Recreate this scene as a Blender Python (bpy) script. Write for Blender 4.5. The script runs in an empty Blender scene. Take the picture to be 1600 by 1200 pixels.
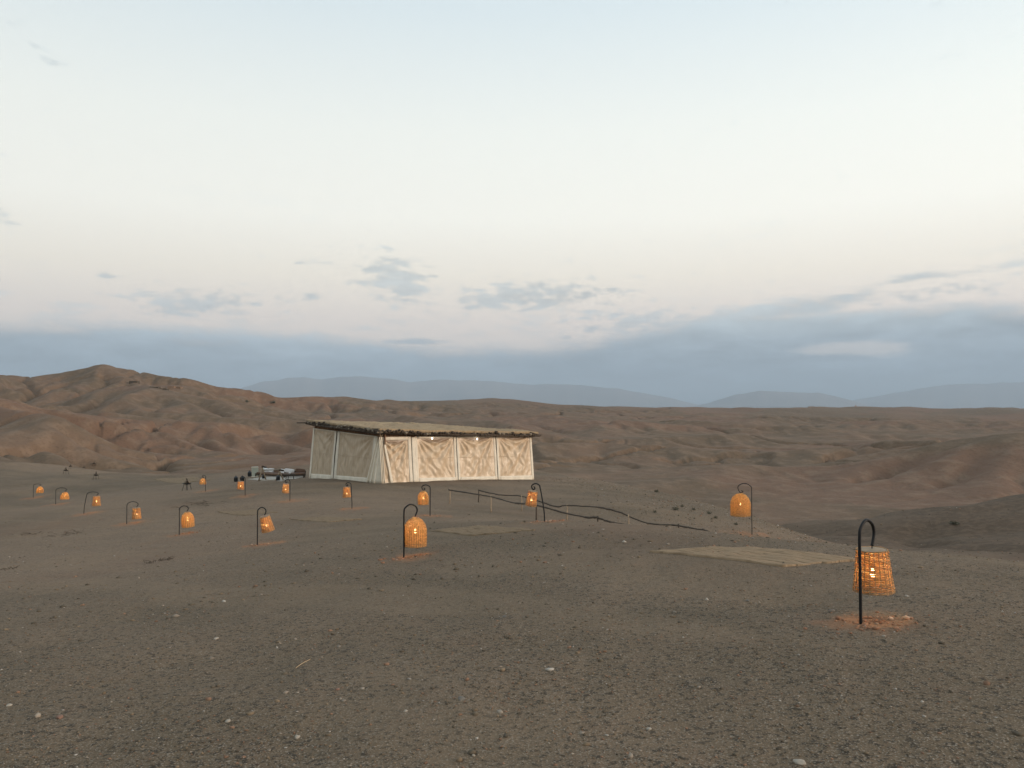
import bpy, bmesh, math, random
import numpy as np
from mathutils import Vector, Matrix

# ------------------------------------------------------------------ camera
scene = bpy.context.scene
col = scene.collection
R = math.radians
CAMZ = 1.6
FPX = 1244.0                     # focal length in pixels of a 1600 wide frame
PITCH = math.atan(40 / FPX)
cam_data = bpy.data.cameras.new('camera')
cam_data.sensor_width = 36.0
cam_data.lens = 36.0 * FPX / 1600.0
cam_data.clip_start = 0.05
cam_data.clip_end = 90000.0
cam = bpy.data.objects.new('camera', cam_data)
cam.location = (0, 0, CAMZ)
cam.rotation_euler = (math.pi / 2 + PITCH, 0, 0)
col.objects.link(cam)
scene.camera = cam

# ------------------------------------------------------------------ colour management, sampling
scene.view_settings.view_transform = 'Standard'
scene.view_settings.look = 'None'
scene.view_settings.exposure = 0.0
scene.view_settings.gamma = 1.0
scene.view_settings.use_curve_mapping = False
scene.render.engine = 'CYCLES'
scene.cycles.use_denoising = True
scene.cycles.max_bounces = 6
scene.cycles.diffuse_bounces = 3
scene.cycles.glossy_bounces = 2
scene.cycles.transmission_bounces = 4
scene.cycles.transparent_max_bounces = 8
scene.cycles.volume_bounces = 1
scene.cycles.sample_clamp_indirect = 4.0

# ------------------------------------------------------------------ sun and sky
SUN_AZ = R(110.0)                # clockwise from the view direction: right and behind the camera
SUN_EL = R(11.0)
sun_data = bpy.data.lights.new('sun', 'SUN')
sun_data.energy = 3.4
sun_data.angle = R(18.0)
sun_data.color = (1.0, 0.78, 0.60)
sun = bpy.data.objects.new('sun', sun_data)
sun.rotation_euler = Vector((math.sin(SUN_AZ) * math.cos(SUN_EL), math.cos(SUN_AZ) * math.cos(SUN_EL), math.sin(SUN_EL))).to_track_quat('Z', 'Y').to_euler()
sun.location = (60, -40, 40)
col.objects.link(sun)


class NT:
    """Small helper to write node trees as expressions."""
    def __init__(self, tree):
        self.t = tree; self.n = tree.nodes; self.l = tree.links

    def node(self, kind, **kw):
        nd = self.n.new(kind)
        for k, v in kw.items():
            setattr(nd, k, v)
        return nd

    def put(self, sock, v):
        if hasattr(v, 'is_output') or isinstance(v, bpy.types.NodeSocket):
            self.l.new(v, sock)
        elif v is not None:
            if sock.type == 'RGBA' and len(v) == 3:
                v = (*v, 1.0)
            sock.default_value = v

    def math(self, op, a, b=None, c=None, clamp=False):
        nd = self.node('ShaderNodeMath', operation=op, use_clamp=clamp)
        for s, v in zip(nd.inputs, (a, b, c)):
            self.put(s, v)
        return nd.outputs[0]

    def vmath(self, op, a, b=None):
        nd = self.node('ShaderNodeVectorMath', operation=op)
        self.put(nd.inputs[0], a)
        if b is not None:
            self.put(nd.inputs[1], b)
        return nd.outputs[1] if op in ('DOT_PRODUCT', 'LENGTH') else nd.outputs[0]

    def mix(self, f, a, b, blend='MIX'):
        nd = self.node('ShaderNodeMix', data_type='RGBA', blend_type=blend)
        self.put(nd.inputs[0], f); self.put(nd.inputs[6], a); self.put(nd.inputs[7], b)
        return nd.outputs[2]

    def ramp(self, f, stops, interp='LINEAR'):
        nd = self.node('ShaderNodeValToRGB')
        cr = nd.color_ramp; cr.interpolation = interp
        while len(cr.elements) < len(stops):
            cr.elements.new(0.5)
        for e, (p, c) in zip(cr.elements, stops):
            e.position = p
            e.color = (c, c, c, 1) if isinstance(c, (int, float)) else (*c[:3], 1)
        self.put(nd.inputs[0], f)
        return nd.outputs[0]

    def smooth(self, v, lo, hi):
        nd = self.node('ShaderNodeMapRange', interpolation_type='SMOOTHSTEP')
        self.put(nd.inputs[0], v); self.put(nd.inputs[1], lo); self.put(nd.inputs[2], hi)
        nd.inputs[3].default_value = 0.0; nd.inputs[4].default_value = 1.0
        return nd.outputs[0]

    def noise(self, vec, scale, detail=4.0, rough=0.5, dist=0.0, dims='3D'):
        nd = self.node('ShaderNodeTexNoise', noise_dimensions=dims)
        self.put(nd.inputs['Vector'], vec); self.put(nd.inputs['Scale'], scale)
        self.put(nd.inputs['Detail'], detail); self.put(nd.inputs['Roughness'], rough)
        self.put(nd.inputs['Distortion'], dist)
        return nd.outputs[0]

    def voronoi(self, vec, scale, feature='F1', rnd=1.0):
        nd = self.node('ShaderNodeTexVoronoi', feature=feature)
        self.put(nd.inputs['Vector'], vec); self.put(nd.inputs['Scale'], scale); nd.inputs['Randomness'].default_value = rnd
        return nd

    def mapping(self, vec, scale=(1, 1, 1), loc=(0, 0, 0), rot=(0, 0, 0)):
        nd = self.node('ShaderNodeMapping')
        self.put(nd.inputs[0], vec); nd.inputs[1].default_value = loc; nd.inputs[2].default_value = rot; nd.inputs[3].default_value = scale
        return nd.outputs[0]

    def bump(self, h, strength, dist, normal=None):
        nd = self.node('ShaderNodeBump')
        nd.inputs['Strength'].default_value = strength; nd.inputs['Distance'].default_value = dist
        self.put(nd.inputs['Height'], h)
        if normal is not None:
            self.put(nd.inputs['Normal'], normal)
        return nd.outputs[0]

    def combine(self, x, y, z):
        nd = self.node('ShaderNodeCombineXYZ')
        for s, v in zip(nd.inputs, (x, y, z)):
            self.put(s, v)
        return nd.outputs[0]


def srgb(r, g, b):
    return tuple(((c / 255) / 12.92 if c / 255 <= 0.04045 else ((c / 255 + 0.055) / 1.055) ** 2.4) for c in (r, g, b))


world = bpy.data.worlds.new('World')
scene.world = world
world.use_nodes = True
wt = NT(world.node_tree)
wt.n.clear()
w_out = wt.node('ShaderNodeOutputWorld')
w_bg = wt.node('ShaderNodeBackground')
wt.l.new(w_bg.outputs[0], w_out.inputs[0])
tc = wt.node('ShaderNodeTexCoord').outputs['Generated']
sep = wt.node('ShaderNodeSeparateXYZ'); wt.put(sep.inputs[0], tc)
dx, dy, dz = sep.outputs
az = wt.math('ARCTAN2', dx, dy)                      # 0 straight ahead, + to the right
elev = wt.math('ARCSINE', dz)
# clear dusk air, by elevation
clear = wt.ramp(wt.math('MULTIPLY', elev, 1 / 1.5708), [
    (0.000, srgb(230, 213, 203)), (0.070, srgb(234, 219, 207)), (0.105, srgb(241, 231, 215)),
    (0.150, srgb(245, 242, 231)), (0.215, srgb(234, 236, 229)), (0.300, srgb(209, 220, 223)),
    (0.450, srgb(192, 206, 214)), (1.000, srgb(180, 194, 205))])
# brighter and warmer towards the sunset, which is out of frame on the right
glow = wt.math('MULTIPLY_ADD', wt.vmath('DOT_PRODUCT', tc, (math.sin(SUN_AZ), math.cos(SUN_AZ), 0)), 0.13, 1.05)
nish = wt.node('ShaderNodeTexSky', sky_type='NISHITA', sun_disc=False)
nish.sun_elevation = SUN_EL
nish.sun_rotation = SUN_AZ
nish_c = wt.mix(1.0, nish.outputs[0], (0.09, 0.09, 0.09), 'MULTIPLY')
clear = wt.mix(0.10, clear, nish_c)
clear = wt.mix(1.0, clear, wt.combine(glow, glow, glow), 'MULTIPLY')
# clouds in azimuth and elevation
ae = wt.combine(az, elev, 0.0)
big = wt.noise(wt.mapping(ae, (2.6, 11, 1), (3.1, 0.4, 0)), 1.0, 2.0, 0.55, 0.0, '2D')
fine = wt.noise(wt.mapping(ae, (17, 62, 1), (0.0, 0.0, 0)), 1.0, 4.0, 0.64, 0.0, '2D')
puffs = wt.noise(wt.mapping(ae, (40, 110, 1), (1.7, 0.3, 0)), 1.0, 2.0, 0.55, 0.0, '2D')


def spot(px, py, wx, wy, tilt=0.0):
    """soft ellipse on the sky round a direction"""
    a0 = math.atan((px - 800) / FPX); e0 = math.atan((640 - py) / FPX * math.cos(a0))
    u = wt.math('SUBTRACT', az, a0); v = wt.math('SUBTRACT', elev, e0)
    v = wt.math('MULTIPLY_ADD', u, -tilt, v)
    q = wt.math('ADD', wt.math('POWER', wt.math('MULTIPLY', u, FPX / wx), 2.0), wt.math('POWER', wt.math('MULTIPLY', v, FPX / wy), 2.0))
    return wt.math('EXPONENT', wt.math('MULTIPLY', q, -1.0))


# the long bank of cloud above the horizon, with an uneven upper edge
edge = wt.math('MULTIPLY_ADD', wt.math('SUBTRACT', big, 0.5), 0.040, 0.083)
edge = wt.math('MULTIPLY_ADD', wt.math('SUBTRACT', fine, 0.5), 0.024, edge)
edge = wt.math('ADD', edge, wt.math('MULTIPLY', spot(20, 560, 330, 400), 0.012))
edge = wt.math('ADD', edge, wt.math('MULTIPLY', spot(740, 560, 240, 400), -0.007))
edge = wt.math('ADD', edge, wt.math('MULTIPLY', spot(1180, 540, 240, 400), 0.030))
edge = wt.math('ADD', edge, wt.math('MULTIPLY', spot(1560, 540, 160, 400), 0.026))
bank = wt.smooth(wt.math('SUBTRACT', edge, elev), -0.006, 0.018)
hole = wt.math('MULTIPLY', spot(1335, 545, 105, 15, 0.0), 1.0)
hole = wt.smooth(wt.math('MULTIPLY_ADD', wt.math('SUBTRACT', fine, 0.5), 1.1, hole), 0.40, 0.95)
bank = wt.math('MULTIPLY', bank, wt.math('SUBTRACT', 1.0, wt.math('MULTIPLY', hole, 0.50)))
streak = wt.math('MAXIMUM', spot(1190, 492, 230, 20, 0.13), wt.math('MULTIPLY', spot(1480, 428, 150, 9, 0.08), 0.7))
streak = wt.math('MAXIMUM', streak, wt.math('MULTIPLY', spot(640, 534, 75, 7), 0.9))
streak = wt.math('MAXIMUM', streak, wt.math('MULTIPLY', spot(395, 528, 60, 9), 0.9))
streak = wt.smooth(wt.math('MULTIPLY_ADD', wt.math('SUBTRACT', fine, 0.5), 1.3, streak), 0.30, 0.95)
patch = wt.math('MAXIMUM', spot(620, 440, 80, 42, -0.25), spot(830, 464, 165, 30, 0.05))
patch = wt.math('MAXIMUM', patch, spot(300, 474, 105, 26))
patch = wt.math('MAXIMUM', patch, wt.math('MULTIPLY', spot(470, 462, 70, 10), 0.75))
patch = wt.math('MAXIMUM', patch, wt.math('MULTIPLY', spot(160, 430, 46, 7), 0.8))
patch = wt.math('MAXIMUM', patch, wt.math('MULTIPLY', spot(1010, 506, 150, 30), 1.0))
patch = wt.math('MAXIMUM', patch, wt.math('MULTIPLY', spot(1130, 498, 240, 16, 0.10), 0.85))
patch = wt.math('MAXIMUM', patch, wt.math('MULTIPLY', spot(1420, 462, 170, 14, 0.08), 0.75))
patch = wt.math('MAXIMUM', patch, wt.math('MULTIPLY', spot(5, 340, 28, 12, -0.3), 0.8))
patch = wt.math('MAXIMUM', patch, wt.math('MULTIPLY', spot(55, 70, 40, 16, -0.5), 0.55))
patch = wt.math('MAXIMUM', patch, wt.math('MULTIPLY', spot(480, 408, 50, 7), 0.6))
rag = wt.math('MULTIPLY_ADD', wt.math('SUBTRACT', puffs, 0.5), 1.7, wt.math('MULTIPLY', wt.math('SUBTRACT', fine, 0.5), 1.3))
patch = wt.smooth(wt.math('MULTIPLY_ADD', rag, 0.95, patch), 0.36, 1.10)
# thin far off patches all round the sky
veil = wt.math('MULTIPLY', wt.smooth(big, 0.56, 0.75), wt.smooth(fine, 0.45, 0.72))
veil = wt.math('MULTIPLY', veil, wt.math('SUBTRACT', 1.0, wt.smooth(elev, 0.16, 0.30)))
cover = wt.math('MAXIMUM', wt.math('MULTIPLY', bank, 0.94), wt.math('MULTIPLY', streak, 0.80))
cover = wt.math('MAXIMUM', cover, wt.math('MULTIPLY', patch, 0.66))
cover = wt.math('MAXIMUM', cover, wt.math('MULTIPLY', veil, 0.45))
cloud_c = wt.ramp(wt.math('MULTIPLY_ADD', wt.math('SUBTRACT', big, 0.5), 0.03, elev), [
    (0.0, srgb(122, 142, 160)), (0.045, srgb(136, 154, 169)), (0.085, srgb(152, 166, 176)), (0.115, srgb(170, 180, 184)), (0.20, srgb(186, 195, 197))])
tone = wt.math('MULTIPLY_ADD', wt.math('ADD', wt.math('SUBTRACT', fine, 0.5), wt.math('SUBTRACT', big, 0.5)), 0.75, 0.94)
cloud_c = wt.mix(1.0, cloud_c, wt.combine(tone, tone, tone), 'MULTIPLY')
skyc = wt.mix(cover, clear, cloud_c)
# below the horizon: the far ground, never seen
skyc = wt.mix(wt.smooth(elev, -0.004, -0.05), skyc, (0.14, 0.11, 0.085))
wt.put(w_bg.inputs[0], skyc)
w_bg.inputs[1].default_value = 1.34
world.cycles.sampling_method = 'MANUAL'
world.cycles.sample_map_resolution = 256


# ------------------------------------------------------------------ helpers
def at(px, py, d):
    """world point seen at a pixel of the 1600x1200 frame, d metres ahead"""
    u = (px - 800) / FPX; v = (600 - py) / FPX
    y = math.cos(PITCH) - v * math.sin(PITCH); z = math.sin(PITCH) + v * math.cos(PITCH)
    return Vector((u / y * d, d, CAMZ + z / y * d))


def tag(o, label=None, cat=None, group=None, kind=None):
    if label: o['label'] = label
    if cat: o['category'] = cat
    if group: o['group'] = group
    if kind: o['kind'] = kind
    return o


def mesh_np(name, verts, quads=None, tris=None, mats=None, smooth=True):
    me = bpy.data.meshes.new(name)
    verts = np.asarray(verts, np.float32).reshape(-1, 3)
    faces = []; starts = []; total = 0; n = 0
    loops = []
    if quads is not None and len(quads):
        q = np.asarray(quads, np.int32).reshape(-1, 4)
        loops.append(q.ravel()); starts.append(np.arange(len(q), dtype=np.int32) * 4); n += len(q); total += q.size
    if tris is not None and len(tris):
        t = np.asarray(tris, np.int32).reshape(-1, 3)
        loops.append(t.ravel()); starts.append(np.arange(len(t), dtype=np.int32) * 3 + total); n += len(t); total += t.size
    me.vertices.add(len(verts)); me.vertices.foreach_set('co', verts.ravel())
    me.loops.add(total); me.loops.foreach_set('vertex_index', np.concatenate(loops))
    me.polygons.add(n); me.polygons.foreach_set('loop_start', np.concatenate(starts))
    me.update(calc_edges=True)
    if smooth:
        me.polygons.foreach_set('use_smooth', np.ones(n, bool))
    if mats:
        for m in (mats if isinstance(mats, (list, tuple)) else [mats]):
            me.materials.append(m)
    me.validate()
    return me


def link(name, me, parent=None, loc=None, rot=None):
    o = bpy.data.objects.new(name, me)
    col.objects.link(o)
    if parent is not None:
        o.parent = parent
    if loc is not None:
        o.location = loc
    if rot is not None:
        o.rotation_euler = rot
    return o


def empty(name, loc, rz=0.0):
    o = bpy.data.objects.new(name, None)
    o.empty_display_size = 0.2
    o.location = loc; o.rotation_euler = (0, 0, rz)
    col.objects.link(o)
    return o


# value and gradient noise on arrays
_rng = np.random.RandomState(7)
_perm = np.concatenate([_rng.permutation(1024)] * 3)
_grad = np.stack([np.cos(np.arange(1024) / 1024 * 2 * np.pi * 37), np.sin(np.arange(1024) / 1024 * 2 * np.pi * 37)], 1)


def perlin(x, y, seed=0):
    x = np.asarray(x, float) + seed * 17.31; y = np.asarray(y, float) - seed * 9.77
    xi = np.floor(x).astype(int); yi = np.floor(y).astype(int)
    xf = x - xi; yf = y - yi
    u = xf ** 3 * (xf * (xf * 6 - 15) + 10); v = yf ** 3 * (yf * (yf * 6 - 15) + 10)

    def g(ix, iy, fx, fy):
        h = _perm[_perm[ix & 1023] + (iy & 1023)]
        gr = _grad[h]
        return gr[..., 0] * fx + gr[..., 1] * fy
    a = g(xi, yi, xf, yf); b = g(xi + 1, yi, xf - 1, yf)
    c = g(xi, yi + 1, xf, yf - 1); d = g(xi + 1, yi + 1, xf - 1, yf - 1)
    return ((a + (b - a) * u) + ((c + (d - c) * u) - (a + (b - a) * u)) * v) * 1.5


def fbm(x, y, octs=4, seed=0, gain=0.5):
    s = 0; a = 1
    for i in range(octs):
        s = s + a * perlin(x * 2 ** i, y * 2 ** i, seed + i); a *= gain
    return s


def sstep(v, lo, hi):
    t = np.clip((v - lo) / (hi - lo), 0, 1)
    return t * t * (3 - 2 * t)


def rbf(P, V, smooth=1e-3):
    P = np.asarray(P, float); V = np.asarray(V, float); n = len(P)

    def k(d2):
        return np.where(d2 > 1e-12, 0.5 * d2 * np.log(np.maximum(d2, 1e-12)), 0)
    d2 = ((P[:, None] - P[None]) ** 2).sum(-1)
    A = np.zeros((n + 3, n + 3)); A[:n, :n] = k(d2) + np.eye(n) * smooth
    A[:n, n] = 1; A[:n, n + 1:] = P; A[n, :n] = 1; A[n + 1:, :n] = P.T
    w = np.linalg.solve(A, np.concatenate([V, np.zeros(3)]))

    def f(Q):
        Q = np.asarray(Q, float).reshape(-1, 2)
        out = np.empty(len(Q))
        for i in range(0, len(Q), 60000):
            q = Q[i:i + 60000]
            d2 = ((q[:, None, 0] - P[None, :, 0]) ** 2 + (q[:, None, 1] - P[None, :, 1]) ** 2)
            out[i:i + 60000] = k(d2) @ w[:n] + w[n] + q @ w[n + 1:]
        return out
    return f

# ------------------------------------------------------------------ the lie of the land
# plateau: (pixel x, pixel y, metres ahead) of places where lamps, rails and the tent stand
PLAT = [(1345, 975, 6.3), (630, 872, 12.1), (403, 852, 17.5), (280, 836, 22.6), (199, 820, 28.4), (133, 803, 32.5), (88, 788, 40), (52, 778, 47),
        (1175, 836, 12.6), (850, 815, 17.4), (672, 805, 21.6), (550, 795, 26), (452, 783, 30.5), (382, 775, 33.5), (321, 768, 39.8),
        (703, 785, 29), (767, 799, 25), (748, 786, 31), (815, 799, 27.5), (885, 816, 25), (982, 837, 22), (1054, 850, 20.0), (1166, 895, 17), (1000, 818, 15.2), (920, 815, 16.2), (1100, 829.5, 13.7), (1000, 845, 19), (1100, 872, 17.5),
        (597, 755, 38), (484, 748, 44.7), (834, 748, 44), (711, 737, 52), (850, 745, 46), (960, 765, 36), (960, 790, 29), (1000, 764, 40), (1080, 786, 34), (1190, 834, 25),
        (0, 722, 80), (100, 735, 74), (240, 745, 65), (400, 736, 60), (480, 731, 58), (-300, 740, 90), (292, 766, 42), (420, 750, 42), (150, 742, 60)]
pp = [at(*p) for p in PLAT]
extra = [(0, 0, 0), (6, 0, 0.25), (-6, 0, -0.25), (0, -8, 0.3), (12, -8, 0.6), (-12, -8, -0.3), (-12, 6, -0.75), (-25, 10, -1.8), (-40, 25, -3.2), (-70, 40, -4.4), (-60, 0, -3.0), (5.7, 8.9, -0.10), (9, 5, 0.1), (14, 0, 0.4)]
pxy = np.array([(p.x, p.y) for p in pp] + [(e[0], e[1]) for e in extra])
pz = np.array([p.z for p in pp] + [e[2] for e in extra])
f_plat = rbf(pxy, pz, smooth=2.5)

POLY = np.array([(30, -120), (26, -22), (15, 0), (9.4, 5.2), (6.0, 9.0), (4.3, 12.6), (5.2, 17), (7.6, 24), (8.3, 33), (6.2, 41), (2.6, 49), (-3, 56), (-12, 58), (-19, 60.5), (-29, 65.5), (-42, 75), (-52, 81), (-95, 90), (-220, 60), (-220, -120)], float)

# the badlands round it: crests and hollows
BAD = [(0, 700, 112), (0, 660, 165), (0, 628, 225), (0, 645, 280), (0, 592, 340), (0, 625, 430), (-300, 690, 120), (-300, 620, 250), (-300, 600, 380), (-700, 660, 150), (-700, 610, 360),
       (150, 738, 92), (150, 695, 128), (150, 652, 190), (150, 660, 225), (150, 618, 295), (148, 571, 372), (150, 612, 450), (90, 598, 350), (40, 601, 350),
       (205, 597, 362), (240, 600, 362), (272, 590, 385), (272, 625, 460), (330, 608, 395), (400, 621, 410), (480, 627, 430), (560, 624, 470), (640, 630, 520),
       (300, 738, 82), (300, 700, 128), (300, 668, 180), (300, 642, 250), (300, 628, 310),
       (420, 728, 85), (420, 692, 138), (420, 662, 215), (420, 640, 310), (480, 712, 110), (480, 694, 160), (480, 668, 240), (500, 645, 330),
       (650, 700, 100), (650, 672, 200), (650, 650, 330), (640, 640, 430), (620, 628, 720), (720, 627, 800), (650, 634, 1200),
       (850, 742, 80), (850, 724, 115), (850, 694, 178), (850, 664, 260), (850, 645, 420), (840, 629, 760), (850, 634, 1200),
       (1000, 745, 95), (1000, 722, 135), (1000, 694, 190), (1000, 668, 280), (1000, 650, 420), (1000, 636, 1000),
       (1200, 845, 40), (1190, 824, 50), (1200, 812, 64), (1200, 785, 84), (1200, 748, 118), (1200, 706, 178), (1200, 674, 280), (1200, 654, 480), (1200, 637, 1050),
       (1300, 786, 58), (1300, 800, 72), (1350, 782, 88), (1300, 736, 126), (1380, 706, 124), (1490, 702, 116), (1600, 702, 112), (1750, 706, 110),
       (1450, 773, 61), (1600, 769, 62), (1480, 790, 76), (1600, 790, 75), (1490, 772, 92), (1600, 775, 90), (1800, 770, 62),
       (1440, 850, 36), (1600, 850, 33), (1600, 935, 15), (1400, 920, 16.5), (1250, 905, 19), (1800, 940, 14), (2100, 940, 13),  (1520, 860, 28), (1800, 850, 30), (1400, 684, 260), (1500, 690, 180), (1600, 690, 175), (1600, 672, 300), (1400, 657, 460), (1600, 657, 480), (1400, 640, 1200), (1600, 642, 1300), (2000, 660, 300), (2000, 700, 110), (2000, 642, 1200)]
bp = [at(*p) for p in BAD]


def apol(x, y):
    a = np.arctan2(x, y); r = np.hypot(x, y)
    return np.stack([np.clip(a, -1.05, 1.05) * 1.6, np.log(np.maximum(r, 9.0))], -1)


bxy = apol(np.array([p.x for p in bp]), np.array([p.y for p in bp]))
f_bad = rbf(bxy, np.array([p.z for p in bp]), smooth=2e-3)


def poly_out(x, y):
    """distance outside the plateau outline (0 inside)"""
    x = np.asarray(x, float); y = np.asarray(y, float)
    inside = np.zeros(x.shape, bool); dmin = np.full(x.shape, 1e9)
    n = len(POLY)
    for i in range(n):
        x0, y0 = POLY[i]; x1, y1 = POLY[(i + 1) % n]
        ex, ey = x1 - x0, y1 - y0
        t = np.clip(((x - x0) * ex + (y - y0) * ey) / (ex * ex + ey * ey), 0, 1)
        dmin = np.minimum(dmin, np.hypot(x - x0 - t * ex, y - y0 - t * ey))
        c = ((y0 > y) != (y1 > y)) & (x < (x1 - x0) * (y - y0) / (y1 - y0 + 1e-12) + x0)
        inside ^= c
    return np.where(inside, 0.0, dmin)


def broad(x, y):
    """smooth land before water cut it"""
    x = np.asarray(x, float); y = np.asarray(y, float)
    r = np.hypot(x, y)
    out = np.zeros(x.shape)
    b = f_bad(apol(np.clip(x, -5000, 5000), y).reshape(-1, 2)).reshape(x.shape)
    back = sstep(np.abs(np.arctan2(x, y)), 1.2, 2.4)
    b = b * (1 - back) + (-4.0) * back
    far = sstep(r, 800, 1500)
    plain = 2.0 + 4.0 * fbm(x / 900, y / 900, 3, 21) * np.clip(r / 1500, 0, 1) - 0.0016 * np.maximum(r - 1500, 0) ** 0.98
    b = b * (1 - far) + plain * far
    near = r < 260
    h = b.copy()
    if near.any():
        xn, yn = x[near], y[near]
        do = poly_out(xn, yn)
        p = f_plat(np.stack([xn, yn], -1))
        rn = r[near]
        w = np.clip(0.55 * rn, 7, 26)
        steep = sstep(xn, 2.5, 6.0) * (1 - sstep(rn, 44, 62))
        left_ = (1 - sstep(xn, -16, -8)) * sstep(yn, 40, 55)
        w = w * (1 - steep) + 6.5 * steep
        w = w * (1 - left_) + 13.0 * left_
        t_ = np.clip((do - 0.25) / w, 0, 1)
        right_ = sstep(xn, 2.0, 6.0) * (1 - sstep(rn, 20, 34))
        m = sstep(do, 0, w) * (1 - right_) + t_ * (2 - t_) * right_
        h[near] = p * (1 - m) + b[near] * m
    return h


# water-cut gullies: flow routing and stream erosion on a grid, with creep that rounds the crests
GX0, GX1, GY0, GY1, CELL = -400.0, 400.0, 8.0, 640.0, 1.6
gx = np.arange(GX0, GX1, CELL); gy = np.arange(GY0, GY1, CELL)
NX, NY = len(gx), len(gy)
GXX, GYY = np.meshgrid(gx, gy)
G0 = broad(GXX, GYY)
GOUT = poly_out(GXX, GYY)
wx = GXX + 30 * fbm(GXX / 120, GYY / 120, 2, 3); wy = GYY + 30 * fbm(GXX / 120, GYY / 120, 2, 5)
RG = np.hypot(GXX, GYY); rightside = sstep(GXX / RG, -0.22, 0.0)
amp = sstep(GOUT, 8, 48) * (0.14 + sstep(RG, 55, 105) * 1.05) * (1 - rightside * 0.25 - rightside * 0.40 * sstep(RG, 170, 320))
pk = at(148, 571, 372)
amp = amp * (1 - 0.75 * np.exp(-((GXX - pk.x) ** 2 + (GYY - pk.y) ** 2) / 55 ** 2))
pk3 = at(536, 624, 495)
amp = amp * (1 - 0.9 * np.exp(-((GXX - pk3.x) ** 2 + (GYY - pk3.y) ** 2) / 50 ** 2))
pk2 = at(1520, 686, 116)
amp = amp * (1 - 0.85 * np.exp(-((GXX - pk2.x - 6) ** 2 + (GYY - pk2.y) ** 2) / 40 ** 2))
bil = np.abs(fbm(wx / 96, wy / 96, 2, 11, 0.4)) * 11.0 + np.abs(perlin(wx / 41, wy / 41, 13)) * (3.6 - 2.0 * rightside) - 4.6
H = G0 + amp * bil
rr = np.random.RandomState(3)
H += sstep(GOUT, 6, 30) * (rr.normal(0, 0.10, H.shape) + 0.25 * fbm(GXX / 9, GYY / 9, 3, 19))
erod = sstep(GOUT, 5, 26)
N = NX * NY
idx = np.arange(N).reshape(NY, NX)
OFF = [(-1, -1), (-1, 0), (-1, 1), (0, -1), (0, 1), (1, -1), (1, 0), (1, 1)]
for it in range(60):
    Hj = H + rr.normal(0, 0.012, H.shape)
    P_ = np.pad(Hj, 1, mode='edge'); I_ = np.pad(idx, 1, mode='edge')
    best = np.zeros(H.shape); rc = np.full(H.shape, N)
    for (a, b) in OFF:
        s = (Hj - P_[1 + a:1 + a + NY, 1 + b:1 + b + NX]) / (CELL * math.hypot(a, b))
        up = s > best
        best = np.where(up, s, best); rc = np.where(up, I_[1 + a:1 + a + NY, 1 + b:1 + b + NX], rc)
    ptr = np.append(rc.ravel(), N); A = np.append(np.ones(N), 0.0)
    for k in range(10):
        add = np.bincount(ptr, weights=A, minlength=N + 1); add[N] = 0
        A = A + add; ptr = ptr[ptr]
    area = A[:N].reshape(H.shape)
    cut = 0.095 * np.sqrt(area) * best
    H = H - erod * np.minimum(cut, 0.55 * best * CELL)
    for _ in range(1):
        Q = np.pad(H, 1, mode='edge')
        lap = Q[:-2, 1:-1] + Q[2:, 1:-1] + Q[1:-1, :-2] + Q[1:-1, 2:] - 4 * H
        H = H + erod * 0.040 * lap
# the gullies themselves: narrow notches where water gathers
notch = np.clip(np.log(np.maximum(area, 1) / np.clip(np.hypot(GXX, GYY) / 5.5, 8, 55)), 0, 2.6) * 1.45 * erod * sstep(best, 0.02, 0.10)
Q = np.pad(notch, 1, mode='edge')
notch = 0.6 * notch + 0.1 * (Q[:-2, 1:-1] + Q[2:, 1:-1] + Q[1:-1, :-2] + Q[1:-1, 2:])
DELTA = H - notch - G0
# keep the broad lie of the land where it was
ky = np.fft.fftfreq(NY, CELL)[:, None]; kx = np.fft.fftfreq(NX, CELL)[None]
low = np.real(np.fft.ifft2(np.fft.fft2(DELTA) * np.exp(-2 * (np.pi * 38.0) ** 2 * (kx ** 2 + ky ** 2))))
DELTA = DELTA - 0.85 * low * sstep(GOUT, 4, 30)
# let it die out at the rim of the grid
rim = np.minimum(np.minimum(GXX - GX0, GX1 - GXX), np.minimum((GYY - GY0) * 6, GY1 - GYY))
DELTA *= sstep(rim, 0, 60)
BLUR = DELTA.copy()
FLOW = np.log(area)


def grid_sample(G, x, y):
    """Catmull-Rom lookup of a grid value"""
    fx = np.clip((x - GX0) / CELL, 1, NX - 3.001); fy = np.clip((y - GY0) / CELL, 1, NY - 3.001)
    ix = np.floor(fx).astype(int); iy = np.floor(fy).astype(int); tx = fx - ix; ty = fy - iy

    def w(t):
        return (-0.5 * t + t * t - 0.5 * t ** 3, 1 - 2.5 * t * t + 1.5 * t ** 3, 0.5 * t + 2 * t * t - 1.5 * t ** 3, -0.5 * t * t + 0.5 * t ** 3)
    WX, WY = w(tx), w(ty); s = 0
    for j in range(4):
        for i in range(4):
            s = s + WX[i] * WY[j] * G[iy + j - 1, ix + i - 1]
    return s


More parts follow.
